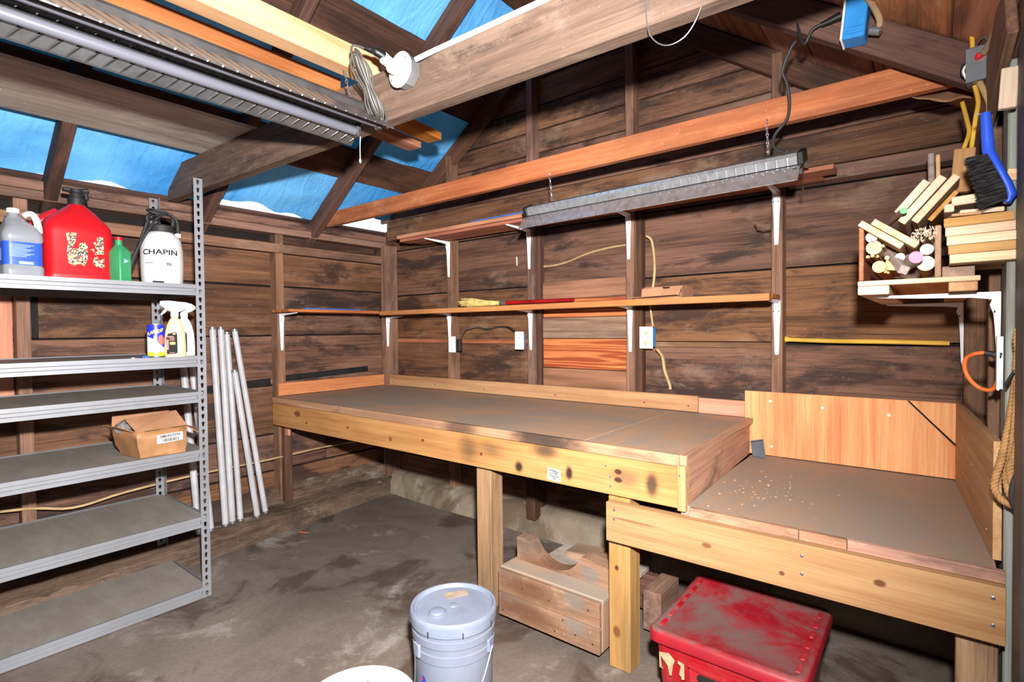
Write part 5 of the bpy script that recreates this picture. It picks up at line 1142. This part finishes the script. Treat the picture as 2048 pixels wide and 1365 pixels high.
M['old_paper'] = plain('aged_paper', (150, 130, 112), 0.8, 0, 0.12, 20)
mb.build('lid_sticker', 'old_paper', b1)
def on_pail(a0, z, rf=0.0): return lambda x, y: (BX+(0.150*(0.87+0.035*(z+y)/(HB*0.62))+0.0008+rf)*math.cos(a0+x/0.132), BY+(0.150*(0.87+0.035*(z+y)/(HB*0.62))+0.0008+rf)*math.sin(a0+x/0.132), z+y)
A0 = math.atan2(dv.y, dv.x)
f_ = on_pail(A0-0.055, 0.105)
mb = MB(); N = 8
for j in range(4):
    for i in range(N):
        xs = [-0.046+0.092*(i+q)/N for q in (0, 1)]; ys = [-0.062+0.124*(j+q)/4 for q in (0, 1)]
        mb.add([f_(xs[0], ys[0]), f_(xs[1], ys[0]), f_(xs[1], ys[1]), f_(xs[0], ys[1])], [(0, 1, 2, 3)])
lab = mb.build('paper_label', 'paper', b1, True)
f2 = on_pail(A0-0.055, 0.105, 0.0006); mb = MB()
for j in range(15):
    y = 0.052-0.0075*j; w_ = rl_.uniform(0.03, 0.072)
    for i in range(5):
        a, b = -0.036+w_*i/5, -0.036+w_*(i+0.86)/5; mb.add([f2(a, y), f2(b, y), f2(b, y+0.0022), f2(a, y+0.0022)], [(0, 1, 2, 3)])
M['faint_ink'] = plain('faint_grey_print', (104, 112, 140), 0.7)
o = mb.build('label_print', 'faint_ink', lab); o['kind'] = 'stuff'
text_mesh('lettering', 'merald', 0.034, 'ink', b1, on_pail(A0-0.47, 0.105), 0.0, align='RIGHT', sx=0.95)
fl_ = on_pail(A0-0.86, 0.165)
mb = MB()
for poly in ([(-0.008, -0.014), (0.006, -0.012), (0.012, 0.0), (0.008, 0.014), (-0.004, 0.016), (-0.010, 0.004)],): mb.add([fl_(a, b) for a, b in poly], [list(range(len(poly)))])
mb.add([fl_(a, b) for a, b in ((-0.012, -0.024), (0.010, -0.024), (0.010, -0.017), (-0.012, -0.017))], [(0, 1, 2, 3)])
M['logo_blue'] = plain('logo_blue', (44, 54, 170), 0.5); mb.build('logo', 'logo_blue', b1)
fl2 = on_pail(A0-0.86, 0.165, 0.0006); mb = MB(); mb.add([fl2(a, b) for a, b in ((-0.009, 0.0), (-0.003, -0.004), (0.001, 0.006), (-0.004, 0.013))], [(0, 1, 2, 3)]); mb.build('logo', 'red_cap', b1)
# handle ears and bail
rr_ = 0.150*0.945
for s in (1, -1):
    e = V((BX, BY, 0.0))+dr*(rr_*0.93*s)+dv*(0.05*1)
    e = V((BX+rr_*math.cos(A0+s*1.02), BY+rr_*math.sin(A0+s*1.02), 0.262))
    n_ = V((math.cos(A0+s*1.02), math.sin(A0+s*1.02), 0)); box_m = mtx(e, n_, V((-n_.y, n_.x, 0)), (0, 0, 1))
    mb = MB(); mb.box((-0.006, -0.017, -0.022), (0.006, 0.017, 0.022), 0, 0.003, box_m); mb.build('handle_ear', 'pail_lid', b1)
pR = V((BX+0.150*math.cos(A0+1.02), BY+0.150*math.sin(A0+1.02), 0.258)); pL = V((BX+0.150*math.cos(A0-1.02), BY+0.150*math.sin(A0-1.02), 0.258))
low = V((BX, BY, 0))+dv*0.185
pts = [pR, pR*0.75+low*0.25+dv*0.028+V((0, 0, -0.045-0.258*0.0)), V((BX, BY, 0.115))+dv*0.175+dr*0.055, V((BX, BY, 0.085))+dv*0.178+dr*0.0, V((BX, BY, 0.082))+dv*0.172-dr*0.07, V((BX, BY, 0.125))+dv*0.125-dr*0.125, pL+dv*0.01+V((0, 0, -0.06)), pL]
pts[1].z = 0.19
mb = MB(); mb.tube(pts, 0.0026, 7); mb.build('wire_handle', 'chrome', b1, True)
mb = MB(); mb.tube([V((BX, BY, 0.090))+dv*0.178-dr*0.03, V((BX, BY, 0.088))+dv*0.17-dr*0.085], 0.0095, 10, smooth=1); mb.build('handle_grip', 'white_plastic', b1, True)

M['white_lid'] = plain('white_lid_plastic', (226, 226, 228), 0.4, 0, 0.01)
b2 = bucket('plastic_bucket', 'white plastic bucket with a plain white lid at the bottom edge of the floor', 2.424, -2.008, 'white_lid', 'white_lid')
dv2, dr2 = cam_ax(2.424, -2.008); mb = MB(); rl3 = random.Random(8)
for i in range(9):
    c = V((2.424, -2.008, zt+0.0004))-dv2*0.085+dr2*(-0.03+0.007*i); h = rl3.uniform(0.004, 0.009)
    mb.add([c-dr2*0.002-dv2*h/2, c+dr2*0.002-dv2*h/2, c+dr2*0.001+dv2*h/2, c-dr2*0.002+dv2*h/2], [(0, 1, 2, 3)])
o = mb.build('marker_writing', 'dark_metal', b2); o['kind'] = 'stuff'
# small open tin just inside the frame
tn = thing('open_tin', 'small open white tin between the two buckets at the bottom edge', 'tin', (2.57, -1.70, 0))
TX, TY = 2.572, -1.722
mb = MB(); mb.lathe([(0.078, 0), (0.08, 0.003), (0.08, 0.19), (0.083, 0.192), (0.083, 0.198), (0.076, 0.199), (0.068, 0.192), (0.066, 0.19), (0.066, 0.02), (0.0005, 0.018)], (TX, TY, 0.001), 32, cap=False); mb.build('tin_body', 'white_metal', tn, True, ang=35)
mb = MB(); mb.lathe([(0.065, 0.165), (0.0005, 0.166)], (TX, TY, 0), 24, cap=False); mb.build('contents', 'dark_metal', tn)
mb = MB(); mb.tube([(TX+0.083*math.cos(a), TY+0.083*math.sin(a), 0.17+0.045*math.sin(q)) for q, a in [(math.pi*k/8, 2.3-math.pi*k/8) for k in range(9)]], 0.002, 6); mb.build('wire_handle', 'chrome', tn, True)

# red storage tote
M['tote'] = plain('red_tote_plastic', (158, 16, 27), 0.42, 0, 0.06, 4, dust=(122, 104, 100), dust_amt=0.25)
M['tote_lid'] = plain('dusty_red_lid', (140, 16, 30), 0.5, 0, 0.10, 7, dust=(104, 86, 82), dust_amt=0.9, dust_up=True)
tt = thing('storage_tote', 'dusty red plastic storage tote with lid under the low bench', 'tote', (3.06, -0.92, 0))
cx, cy = 3.065, -0.92; hx, hy = 0.236, 0.252
def tr_(ix, z, r=0.03): return ringz(rr(cx, cy, hx-ix, hy-ix, r), z)
mb = MB(); mb.loft([tr_(0.045, 0.001), tr_(0.042, 0.006), tr_(0.020, 0.285), tr_(0.006, 0.287), tr_(0.006, 0.295)]); mb.build('tub', 'tote', tt, True, ang=30)
mb = MB(); mb.loft([tr_(0.004, 0.288, 0.034), tr_(0.0, 0.291, 0.036), tr_(0.0, 0.318, 0.036), tr_(0.008, 0.328, 0.034), tr_(0.022, 0.330, 0.028), tr_(0.03, 0.324, 0.024), tr_(0.034, 0.322, 0.022)]); mb.build('lid', 'tote_lid', tt, True, ang=50)
for s in (-1, 1):
    for k in range(6):     # hinge lugs along both lid ends
        y = cy-0.18+0.072*k; mb = MB(); mb.box((cx+s*(hx-0.032)-0.007, y-0.022, 0.323), (cx+s*(hx-0.032)+0.007, y+0.022, 0.329), 0, 0.002); mb.build('lid_lug', 'tote', tt)
mb = MB(); mb.tube([(cx-0.02, cy-0.04, 0.3222), (cx+0.02, cy-0.08, 0.3222), (cx+0.06, cy-0.12, 0.3222)], 0.001, 4); mb.build('lid_scratch', 'tote', tt)
yf = cy-hy+0.021
mb = MB(); mhb = mtx((cx-0.01, yf-0.002, 0.225), (1, 0, 0), (0, -0.06, 1), (0, -1, -0.06))
mb.prism(rrect(0.085, 0.036, 0.008), 0, 0.010, mhb); gp = mb.build('handle_panel', 'tote', tt)
mb = MB(); mb.prism(rrect(0.062, 0.014, 0.013, 5, (0, -0.004)), 0.0095, 0.0112, mhb); mb.build('hand_slot', 'backing', gp)
mb = MB(); mb.prism([(-0.085, 0.036), (0.085, 0.036), (0.085, 0.028), (0.05, 0.022), (-0.05, 0.022), (-0.085, 0.028)], 0.010, 0.020, mhb); mb.build('handle_lip', 'tote', gp)
mts = mtx((0, yf-0.004, 0), (1, 0, 0), (0, -0.05, 1), (0, -1, -0.05))
M['sticker_tan'] = plain('torn_tan_sticker', (170, 148, 112), 0.7, 0, 0.2, 24)
for poly in ([(2.875, 0.262), (2.905, 0.268), (2.925, 0.25), (2.918, 0.232), (2.912, 0.195), (2.905, 0.195), (2.900, 0.225), (2.885, 0.24), (2.878, 0.25)], [(2.872, 0.262), (2.876, 0.262), (2.88, 0.215), (2.886, 0.208), (2.872, 0.21)], [(2.935, 0.255), (2.955, 0.25), (2.955, 0.20), (2.946, 0.196), (2.945, 0.205), (2.938, 0.21), (2.944, 0.24), (2.934, 0.245)], [(3.165, 0.265), (3.185, 0.268), (3.205, 0.255), (3.19, 0.248), (3.18, 0.254)]):
    mb = MB(); mb.prism(poly, 0, 0.001, mts); mb.build('sticker', 'sticker_tan', tt)

# wooden dolly with a cradle block on casters, behind the post
dl = thing('wooden_dolly', 'stained wooden box dolly with a hollowed cradle block on top, behind the post', 'dolly', (2.29, -0.75, 0))
spots_d = [((-0.10, 0, 0.0), (0.16, 1, 0.04), (92, 56, 36), 0.75, 0.7), ((-0.20, 0, 0.075), (0.07, 1, 0.04), (70, 66, 62), 0.6, 0.9), ((0.14, 0, 0.03), (0.045, 1, 0.035), (104, 110, 108), 0.55, 0.6)]
M['dolly'] = wood('stained_box_wood', (152, 118, 94), (126, 92, 70), 14, 0.35, (104, 82, 66), 0.5, 2.2, (206, 178, 156), 0.4, vary=0.0, spots=spots_d)
M['dollyb'] = wood('dull_box_wood', (168, 136, 114), (132, 104, 86), 14, 0.3, (104, 86, 74), 0.5, 2.4, vary=0.08)
plank('side_board', (2.035, -0.99, 0.034), (2.55, -0.968, 0.137), 'dolly', dl)
plank('side_board', (2.035, -0.99, 0.139), (2.55, -0.968, 0.240), 'dolly', dl)
plank('end_board', (2.528, -0.966, 0.034), (2.55, -0.80, 0.240), 'dollyb', dl)
plank('end_board', (2.035, -0.966, 0.034), (2.057, -0.80, 0.240), 'dollyb', dl)
plank('side_board', (2.035, -0.798, 0.034), (2.55, -0.776, 0.240), 'dollyb', dl)
plank('top_board', (2.03, -0.966, 0.226), (2.555, -0.80, 0.246), 'dusty', dl)
mb = MB(); N = 12     # cradle block with a round hollow
poly = [(2.05, 0.247), (2.548, 0.247), (2.548, 0.325), (2.42, 0.345)]+[(2.26+0.15*math.cos(math.radians(q)), 0.405+0.15*math.sin(math.radians(q))) for q in range(-24, -157, -11)]+[(2.085, 0.352), (2.05, 0.352)]
mb.prism(poly, -0.0, 0.07, mtx((0, -0.80, 0), (1, 0, 0), (0, 0, 1), (0, -1, 0))); mb.build('cradle_block', 'dolly', dl)
plank('rear_board', (2.10, -0.775, 0.20), (2.548, -0.52, 0.222), 'old_grey', dl)
board('rear_board', (2.18, -0.60, 0.232), (2.52, -0.60, 0.26), 0.03, 0.12, 'dollyb', dl)
plank('rear_block', (2.60, -0.70, 0.03), (2.68, -0.50, 0.20), 'old_stud', dl)
plank('rear_bearer', (2.10, -0.56, 0.036), (2.60, -0.52, 0.199), 'old_dark', dl)
for x in (2.12, 2.46):
    for y in (-0.93, -0.58):
        mb = MB(); mb.lathe([(0.017, -0.008), (0.017, 0.008)], (x, y, 0.0175), 14, mt=Matrix.Rotation(math.pi/2, 3, 'X')); mb.build('caster', 'old_grey', dl, True)
for x, z in ((2.06, 0.06), (2.17, 0.19), (2.31, 0.18), (2.38, 0.12), (2.44, 0.08), (2.50, 0.20), (2.52, 0.07), (2.34, 0.06)): screw(dl, (x, -0.9905, z), (0, -1, 0), 0.004, 'rust')

# leaf on the floor
mb = MB(); mb.add([(0.30, -0.985, 0.004), (0.335, -0.965, 0.008), (0.385, -0.945, 0.004), (0.37, -0.975, 0.009), (0.335, -0.995, 0.007)], [(0, 4, 3, 1), (1, 3, 2)])
M['leaf'] = plain('dry_leaf', (206, 120, 70), 0.7); o = mb.build('dry_leaf', 'leaf'); md = o.modifiers.new('s', 'SOLIDIFY'); md.thickness = 0.001
tag(o, 'single dry orange leaf lying on the concrete floor near the left sill', 'leaf')

# ------------------------------------------------------------------ offcut shelf on the right wall
SH = 1.452       # top of the shelf panel
rs = thing('offcut_shelf', 'small wooden shelf with pale edge slats on the right wall holding offcuts', 'shelf', (3.55, -0.5, 1.41))
plank('panel', (3.392, -0.915, SH-0.014), (3.652, -0.02, SH), 'ply', rs)
plank('slat', (3.392, -0.93, SH-0.040), (3.468, -0.02, SH-0.015), 'block', rs)
plank('slat', (3.392, -0.935, SH-0.014), (3.665, -0.917, SH), 'block', rs)
plank('slat', (3.60, -0.93, SH-0.040), (3.66, -0.02, SH-0.015), 'pine', rs)
make_bracket('shelf_bracket', 'white steel bracket under the front edge of the offcut shelf', (rx(-0.84)-0.001, -0.84, SH-0.041), (-1, 0, 0), 0.20, 0.285, 'offcut shelf brackets')
make_bracket('shelf_bracket', 'white steel bracket under the rear of the offcut shelf at the back wall', (rx(-0.05)-0.002, -0.055, SH-0.041), (-1, 0, 0), 0.25, 0.25, 'offcut shelf brackets')
# open bin on the shelf
bn = thing('offcut_bin', 'open wooden bin on the right shelf holding dowels and offcuts', 'bin', (3.49, -0.5, SH))
board('side_board', (3.398, -0.905, SH+0.083), (3.393, -0.06, SH+0.083), 0.16, 0.012, 'fir_red', bn)
board('side_board', (3.577, -0.90, SH+0.075), (3.577, -0.06, SH+0.075), 0.145, 0.014, 'dollyb', bn)
plank('end_board', (3.416, -0.085, SH+0.003), (3.569, -0.06, SH+0.16), 'dollyb', bn)
dk = ('white dowel end', )
M['dowel_w'] = wood('pale_dowel', (246, 232, 204), (226, 200, 160), 10, 0.3, vary=0.03); M['dowel_t'] = wood('tan_dowel', (226, 184, 136), (190, 140, 96), 20, 0.5, vary=0.03)
M['pink'] = plain('pink_paint', (222, 126, 150), 0.6); M['green_paint'] = plain('green_paint', (104, 196, 116), 0.6); M['grey_wood'] = wood('grey_stick', (176, 158, 148), (136, 120, 112), 12, 0.3, vary=0.02)
def dowel(px, py, rpx, mat, label, yf=-0.89, L=0.35, drop=0.0, dx=0.0, endmat=None, z0=None):
    c = P(px, py, yf); r = rpx*(yf+2.8)*0.74/1059.3*1.02
    b = c+V((dx, L, -drop))
    rt = thing('dowel', label, 'dowel', c, 'dowels in the offcut bin')
    mb = MB(); mb.tube([c, b], r, 16, smooth=1); mb.build('rod', mat, rt, True, local=mtx((c+b)/2, *frame(b-c, (0, 0, 1))))
    if endmat:
        mb = MB(); d = (b-c).normalized(); mb.tube([c-d*0.001, c+d*0.004], r*1.01, 16, smooth=1); mb.build('painted_end', endmat, rt, True)
    return rt
dowel(1743, 475, 11, 'dowel_w', 'white round dowel end at the upper left corner of the offcut bin', L=0.30)
dowel(1748, 496, 15, 'dowel_t', 'thick tan dowel end at the left of the offcut bin', L=0.32)
dowel(1758.5, 534, 13, 'dowel_t', 'thick two-toned dowel end at the lower left of the offcut bin', yf=-0.925, L=0.33)
for i, (x, y, r) in enumerate(((1735.6, 514, 3.4), (1744.6, 512, 3.4), (1755, 513, 3.0), (1771, 543.5, 3.2), (1776.5, 545.5, 2.6), (1766, 492, 3.2), (1774, 516, 4.5))):
    dowel(x, y, r, 'dowel_t', ['leftmost of the three thin dowels under the thick tan dowel', 'middle one of the three thin dowels under the thick tan dowel', 'rightmost of the three thin dowels under the thick tan dowel', 'left thin peg beside the two-toned dowel at the bottom of the bin', 'right thin peg beside the two-toned dowel at the bottom of the bin', 'thin dowel standing just right of the thick tan dowel', 'medium dowel above the triangular offcut in the bin'][i], yf=-0.905, L=0.25)
dowel(1800, 515, 9, 'dowel_w', 'white round dowel end in the middle of the offcut bin', yf=-0.86, L=0.25)
dowel(1851.6, 527, 15.5, 'dowel_w', 'thick pale round disc end at the lower right of the offcut bin', yf=-0.895, L=0.30)
dowel(1853.6, 499, 11.5, 'dowel_w', 'white round dowel end at the right of the offcut bin', yf=-0.895, L=0.30)
c = P(1832, 515, -0.96); b = P(1806, 540, -0.80)
rt = thing('dowel', 'grey dowel with a pink painted end in the offcut bin', 'dowel', c); mb = MB(); mb.tube([c, b], 0.0165, 16, smooth=1); mb.build('rod', 'grey_wood', rt, True)
mb = MB(); d_ = (b-c).normalized(); mb.tube([c-d_*0.001, c+d_*0.003], 0.0167, 16, smooth=1); mb.build('painted_end', 'pink', rt, True)
c = P(1807, 421.5, -0.93); b = P(1779, 447, -0.72)
rt = thing('dowel', 'brown dowel with a green painted end leaning above the offcut bin', 'dowel', c); mb = MB(); mb.tube([c, b], 0.0088, 14, smooth=1); mb.build('rod', 'dollyb', rt, True)
mb = MB(); d_ = (b-c).normalized(); mb.tube([c-d_*0.001, c+d_*0.003], 0.009, 14, smooth=1); mb.build('painted_end', 'green_paint', rt, True)
c = P(1808, 541, -0.93); b = P(1770, 497, -0.72)
tag(board('square_stick', c, b, 0.024, 0.024, 'grey_wood', up=(0.4, 0, 1)), 'grey square stick sloping across the offcut bin', 'stick')
mb = MB(); c = P(1779, 531, -0.90); mb.prism([(-0.017, -0.012), (0.017, -0.016), (-0.006, 0.02)], 0, 0.25, mtx(c, (1, 0, 0), (0, 0, 1), (0, 1, 0))); tag(mb.build('wood_wedge', 'dowel_t'), 'triangular wood offcut between the dowels in the bin', 'offcut')
c = P(1862, 308, -0.30); d = P(1869, 420, -0.28); d.z = SH+0.001; mb = MB(); mb.tube([c, d], 0.0105, 12, smooth=1); tag(mb.build('dowel', 'grey_wood', None, True), 'thicker upright rod standing at the back of the offcut bin', 'dowel')
c = P(1876, 310, -0.32); d = P(1879, 420, -0.30); d.z = SH+0.001; mb = MB(); mb.tube([c, d], 0.007, 12, smooth=1); tag(mb.build('dowel', 'dowel_t', None, True), 'thinner upright rod standing at the back of the offcut bin', 'dowel')
def offcut(px, py, ang, wpx, hpx, label, yf=-0.90, L=0.3, mat='block', name='wood_offcut', grp='board offcuts on the right shelf', dz=0.0):
    """board end facing the room: centre, tilt, width and thickness as measured"""
    k = (yf+2.8)*0.74/1059.3; c = P(px, py, yf); a = math.radians(ang)
    up = V((-math.sin(a), 0, math.cos(a)))
    return tag(board(name, c, c+V((0, L, dz)), hpx*k, wpx*k, mat, None, up=up, bev=0.0015), label, 'offcut', grp)
offcut(1761, 469, -38, 98, 13.5, 'pale batten end slanting across the top left of the offcut bin', yf=-0.925, L=0.26)
offcut(1789, 466.5, -38, 100, 13.5, 'second pale batten end slanting across the offcut bin, nearer the brush', yf=-0.925, L=0.26)
offcut(1824, 395, 51, 80, 15.5, 'left pale board end of three leaning above the offcut bin', yf=-0.86, L=0.30)
offcut(1843.5, 400, 51, 112, 16, 'middle pale board end of three leaning above the offcut bin', yf=-0.87, L=0.30)
offcut(1870.5, 398, 51, 111, 14.5, 'right pale board end of three leaning above the offcut bin', yf=-0.87, L=0.30)
offcut(1886, 412, 51, 70, 9, 'thin board end tucked behind the three leaning boards', yf=-0.80, L=0.25, mat='pine')
# stack of five boards to the right
for i, (mt_, lab_) in enumerate((('block', 'bottom board of the five-board stack on the right shelf'), ('pine', 'second board from the bottom of the five-board stack'), ('block', 'middle board of the five-board stack on the right shelf'), ('block', 'second board from the top of the five-board stack, with a white sticker'), ('pine', 'top board of the five-board stack, with a white sticker'))):
    z = 1.484+0.0245*i
    tag(board('stacked_board', (3.601, -0.83+0.003*i, z+0.0115), (3.738, -0.83, z+0.0115+0.001), 0.0235, 0.29, mt_, None, bev=0.0012), lab_, 'board', 'boards in the five-board stack')
tag(plank('wood_block', (3.586, -0.90, SH+0.001), (3.655, -0.60, 1.483), 'dollyb'), 'dull wooden block carrying the five-board stack', 'block')
for i, z in ((3, 1.484+0.0245*3), (4, 1.484+0.0245*4)):
    mb = MB(); mb.box((3.64+0.002*i, -0.9770+0.003*i, z+0.002), (3.678, -0.9755+0.003*i, z+0.022)); tag(mb.build('paper_sticker', 'paper'), ['white paper sticker on the second board from the top of the stack', 'white paper sticker on the top board of the stack'][i-3], 'sticker')
ZT = 1.484+0.0245*5
tag(board('wood_offcut', (3.60, -0.93, ZT+0.032), (3.60, -0.70, ZT+0.032), 0.022, 0.001+0.02, 'block'), 'small pale offcut on edge on top of the board stack', 'offcut')
tag(board('wood_offcut', (3.612, -0.90, ZT+0.012), (3.70, -0.885, ZT+0.012), 0.012, 0.12, 'block'), 'flat pale offcut lying on the board stack below the brush', 'offcut')
tag(board('wood_offcut', (3.605, -0.86, ZT+0.048), (3.70, -0.86, ZT+0.052), 0.024, 0.14, 'block'), 'thick pale block lying on the board stack left of the brush', 'offcut')
tag(board('wood_offcut', (3.60, -0.95, ZT+0.004), (3.66, -0.94, ZT+0.004), 0.007, 0.06, 'pine'), 'thin splintered slab at the front of the board stack', 'offcut')
tag(board('wood_offcut', P(1921, 385, -0.72), P(1930, 298, -0.70), 0.05, 0.016, 'pine', up=(1, 0, 0)), 'orange board standing upright behind the brush bristles', 'offcut')
tag(board('wood_offcut', P(2012, 352, -0.92), P(2040, 352, -0.92), 0.03, 0.04, 'block'), 'short pale block end right of the brush back', 'offcut')
# bundle of thin split sticks
mb = MB(); rk = random.Random(12); cb_ = P(1846, 470, -0.90)
for i in range(110):
    a = rk.uniform(0, 6.28); q = math.sqrt(rk.random()); x = 0.033*q*math.cos(a); z = 0.020*q*math.sin(a)+0.2*x; th = rk.uniform(-0.9, 0.9)
    c = cb_+V((x, rk.uniform(-0.012, 0.012), z)); mb.obox(c, c+V((rk.uniform(-.006, .006), 0.12, rk.uniform(-0.01, 0.004))), 0.0065, 0.0016, up=(math.sin(th), 0, math.cos(th)))
o = tag(mb.build('stick_bundle', 'block'), 'bundle of thin split sticks packed into the offcut bin', 'sticks'); o['kind'] = 'stuff'

# ------------------------------------------------------------------ bench brush with blue handle, hanging from a nail
M['blue_plastic'] = plain('blue_brush_plastic', (44, 84, 206), 0.35, 0, 0.04)
M['bristle'] = plain('black_bristle', (48, 46, 46), 0.6, 0, 0.3, 40)
br = thing('bench_brush', 'bench brush with blue handle and black bristles hanging on the right wall', 'brush', P(1985, 420, -0.99))
hp = [(1971, 226), (1973, 250), (1975, 280), (1977, 303), (1988, 325), (2001, 348), (2013, 370), (2020, 390), (2014, 406)]
mb = MB(); rings = []
for i, (x, y) in enumerate(hp):
    w_ = (0.0105, 0.012, 0.0125, 0.013, 0.012, 0.012, 0.013, 0.014, 0.008)[i]; c = P(x, y, -0.985)
    t0 = P(*hp[max(i-1, 0)], -0.985); t1 = P(*hp[min(i+1, len(hp)-1)], -0.985); tt_ = (t1-t0).normalized(); sd = V((tt_.z, 0, -tt_.x)); dp = V((0, 1, 0)); hw_ = 0.009 if i < 4 else 0.020
    rings.append([c+sd*(w_*math.cos(q))+dp*(hw_*math.sin(q)) for q in [2*math.pi*k/12 for k in range(12)]])
mb.loft(rings); mb.build('handle', 'blue_plastic', br, True, ang=60)
mb = MB(); rb = random.Random(31); prev = None
base = [(1974, 308), (1988, 330), (2001, 354), (2012, 376), (2016, 398)]
for i in range(2600):
    f = rb.random()*3.999; k = int(f); f -= k
    bx_ = base[k][0]*(1-f)+base[k+1][0]*f; by_ = base[k][1]*(1-f)+base[k+1][1]*f
    yd = -0.985+rb.uniform(-0.026, 0.026); g = (k+f)/4.0
    ln = rb.uniform(0.8, 1.06); tx = bx_-(44+16*g)*ln+rb.uniform(-4, 4); ty = by_+(14+4*g)*ln+rb.uniform(-5, 5)
    p0 = P(bx_, by_, yd); p1 = P(tx, ty, yd+rb.uniform(-0.014, 0.014)+(yd+0.985)*0.3); sdv = V((rb.uniform(-1, 1), rb.uniform(-1, 1), rb.uniform(-1, 1))).normalized()*0.0011
    o_ = len(mb.v); mb.v += [p0-sdv, p0+sdv, p1+sdv*0.6, p1-sdv*0.6]; mb.f.append([o_, o_+1, o_+2, o_+3]); mb.mi.append(0)
o = mb.build('bristles', 'bristle', br); o['kind'] = 'stuff'
mb = MB(); mb.tube([P(1954, 229, -0.99), P(1974, 228, -0.96)], 0.003, 8, smooth=1); mb.lathe([(0.0055, 0), (0.0055, 0.002)], P(1953.5, 229, -0.99), 10, mt=Matrix.Rotation(math.pi/2, 3, 'Y')); tag(mb.build('nail', 'romex', None, True), 'brass nail holding up the blue brush', 'nail')

# ------------------------------------------------------------------ right wall: outlet strip, orange plug, rope, hose
so = thing('outlet_strip', 'narrow steel outlet plate on the door jamb with an orange cord plugged in', 'outlet', rp(-0.87, 0, 1.14))
board('plate', rp(-0.885, -0.012, 1.145), rp(-0.885, -0.012, 1.29), 0.03, 0.006, 'white_metal', so, up=(0, 1, 0))
board('plate_side', rp(-0.865, -0.002, 1.145), rp(-0.865, -0.002, 1.29), 0.006, 0.022, 'galv', so, up=(0, 1, 0))
oc = thing('extension_cord', 'orange extension cord looping from a black plug on the right jamb', 'cord', rp(-0.87, -0.06, 1.10))
mb = MB(); mb.tube([P(1968, 706, -0.86), P(1992, 710, -0.86), P(2003, 712, -0.86)], 0.010, 10, rs=[0.008, 0.0115, 0.0115], smooth=3); mb.build('plug', 'black_rubber', oc, True)
M['orange'] = plain('orange_cord', (222, 108, 44), 0.5)
mb = MB(); mb.tube([P(x, y, yy) for x, y, yy in ((1970, 706, -0.86), (1950, 708, -0.85), (1933, 717, -0.83), (1929, 735, -0.82), (1938, 757, -0.82), (1957, 775, -0.82), (1978, 781, -0.83), (1990, 775, -0.84), (1997, 760, -0.86))], 0.0055, 10); mb.build('cord', 'orange', oc, True)
M['rope'] = plain('tan_twisted_rope', (178, 132, 84), 0.85, 0, 0.15, 30)
rope = thing('rope_coil', 'coil of tan twisted rope hanging on the right door jamb', 'rope', rp(-0.95, -0.05, 0.92))
def twist(pts, r, name):
    pp = smooth_path(pts, 10); L = 0; acc = [0]
    for i in range(1, len(pp)): acc.append(acc[-1]+(pp[i]-pp[i-1]).length)
    n = int(acc[-1]/0.004); res = []
    for i in range(n+1):
        s = acc[-1]*i/n; k = max(j for j in range(len(acc)) if acc[j] <= s+1e-9); k = min(k, len(pp)-2)
        f = (s-acc[k])/max(1e-9, acc[k+1]-acc[k]); res.append((pp[k].lerp(pp[k+1], f), (pp[k+1]-pp[k]).normalized(), s))
    mb = MB()
    for st in range(3):
        path = []
        for p, t_, s in res:
            a = t_.orthogonal().normalized() if abs(t_.y) > 0.9 else (V((0, 1, 0))-t_*t_.y).normalized(); b = t_.cross(a); an = s/0.03*2*math.pi+st*2.094
            path.append(p+(a*math.cos(an)+b*math.sin(an))*r*0.52)
        mb.tube(path, r*0.58, 6, smooth=1)
    return mb.build(name, 'rope', rope, True, ang=80)
twist([P(2037, 690, -1.0), P(2035, 720, -1.0), P(2028, 790, -0.99), P(2016, 860, -0.98), P(2004, 915, -0.98), P(1991, 955, -0.98), P(1990, 980, -0.98), P(2003, 1000, -0.985), P(2020, 1010, -0.99), P(2034, 1015, -1.0)], 0.0085, 'strand')
twist([P(2036, 760, -1.01), P(2032, 830, -1.005), P(2026, 880, -1.0), P(2020, 925, -1.0), P(2013, 955, -1.0), P(2018, 985, -1.0), P(2030, 1005, -1.01)], 0.0085, 'strand')
twist([P(2040, 800, -1.02), P(2036, 880, -1.02), P(2027, 915, -1.01), P(2020, 940, -1.01), P(2026, 970, -1.01), P(2036, 990, -1.02)], 0.0085, 'strand')
twist([P(2038, 660, -1.03), P(2034, 680, -1.02), P(2038, 705, -1.01)], 0.0085, 'strand')
cable('hose', [P(x, y, -1.02) for x, y in ((2046, 940), (2036, 950), (2027, 975), (2026, 1000), (2034, 1018))], 0.008, 'dark_metal', 'dark grey hose loop hanging with the rope on the right jamb', 'hose')
cable('wire', [P(x, y, -1.0) for x, y in ((2010, 775), (2022, 755), (2036, 735), (2044, 720))], 0.0045, 'black', 'black cable crossing behind the rope on the right jamb', 'wire')
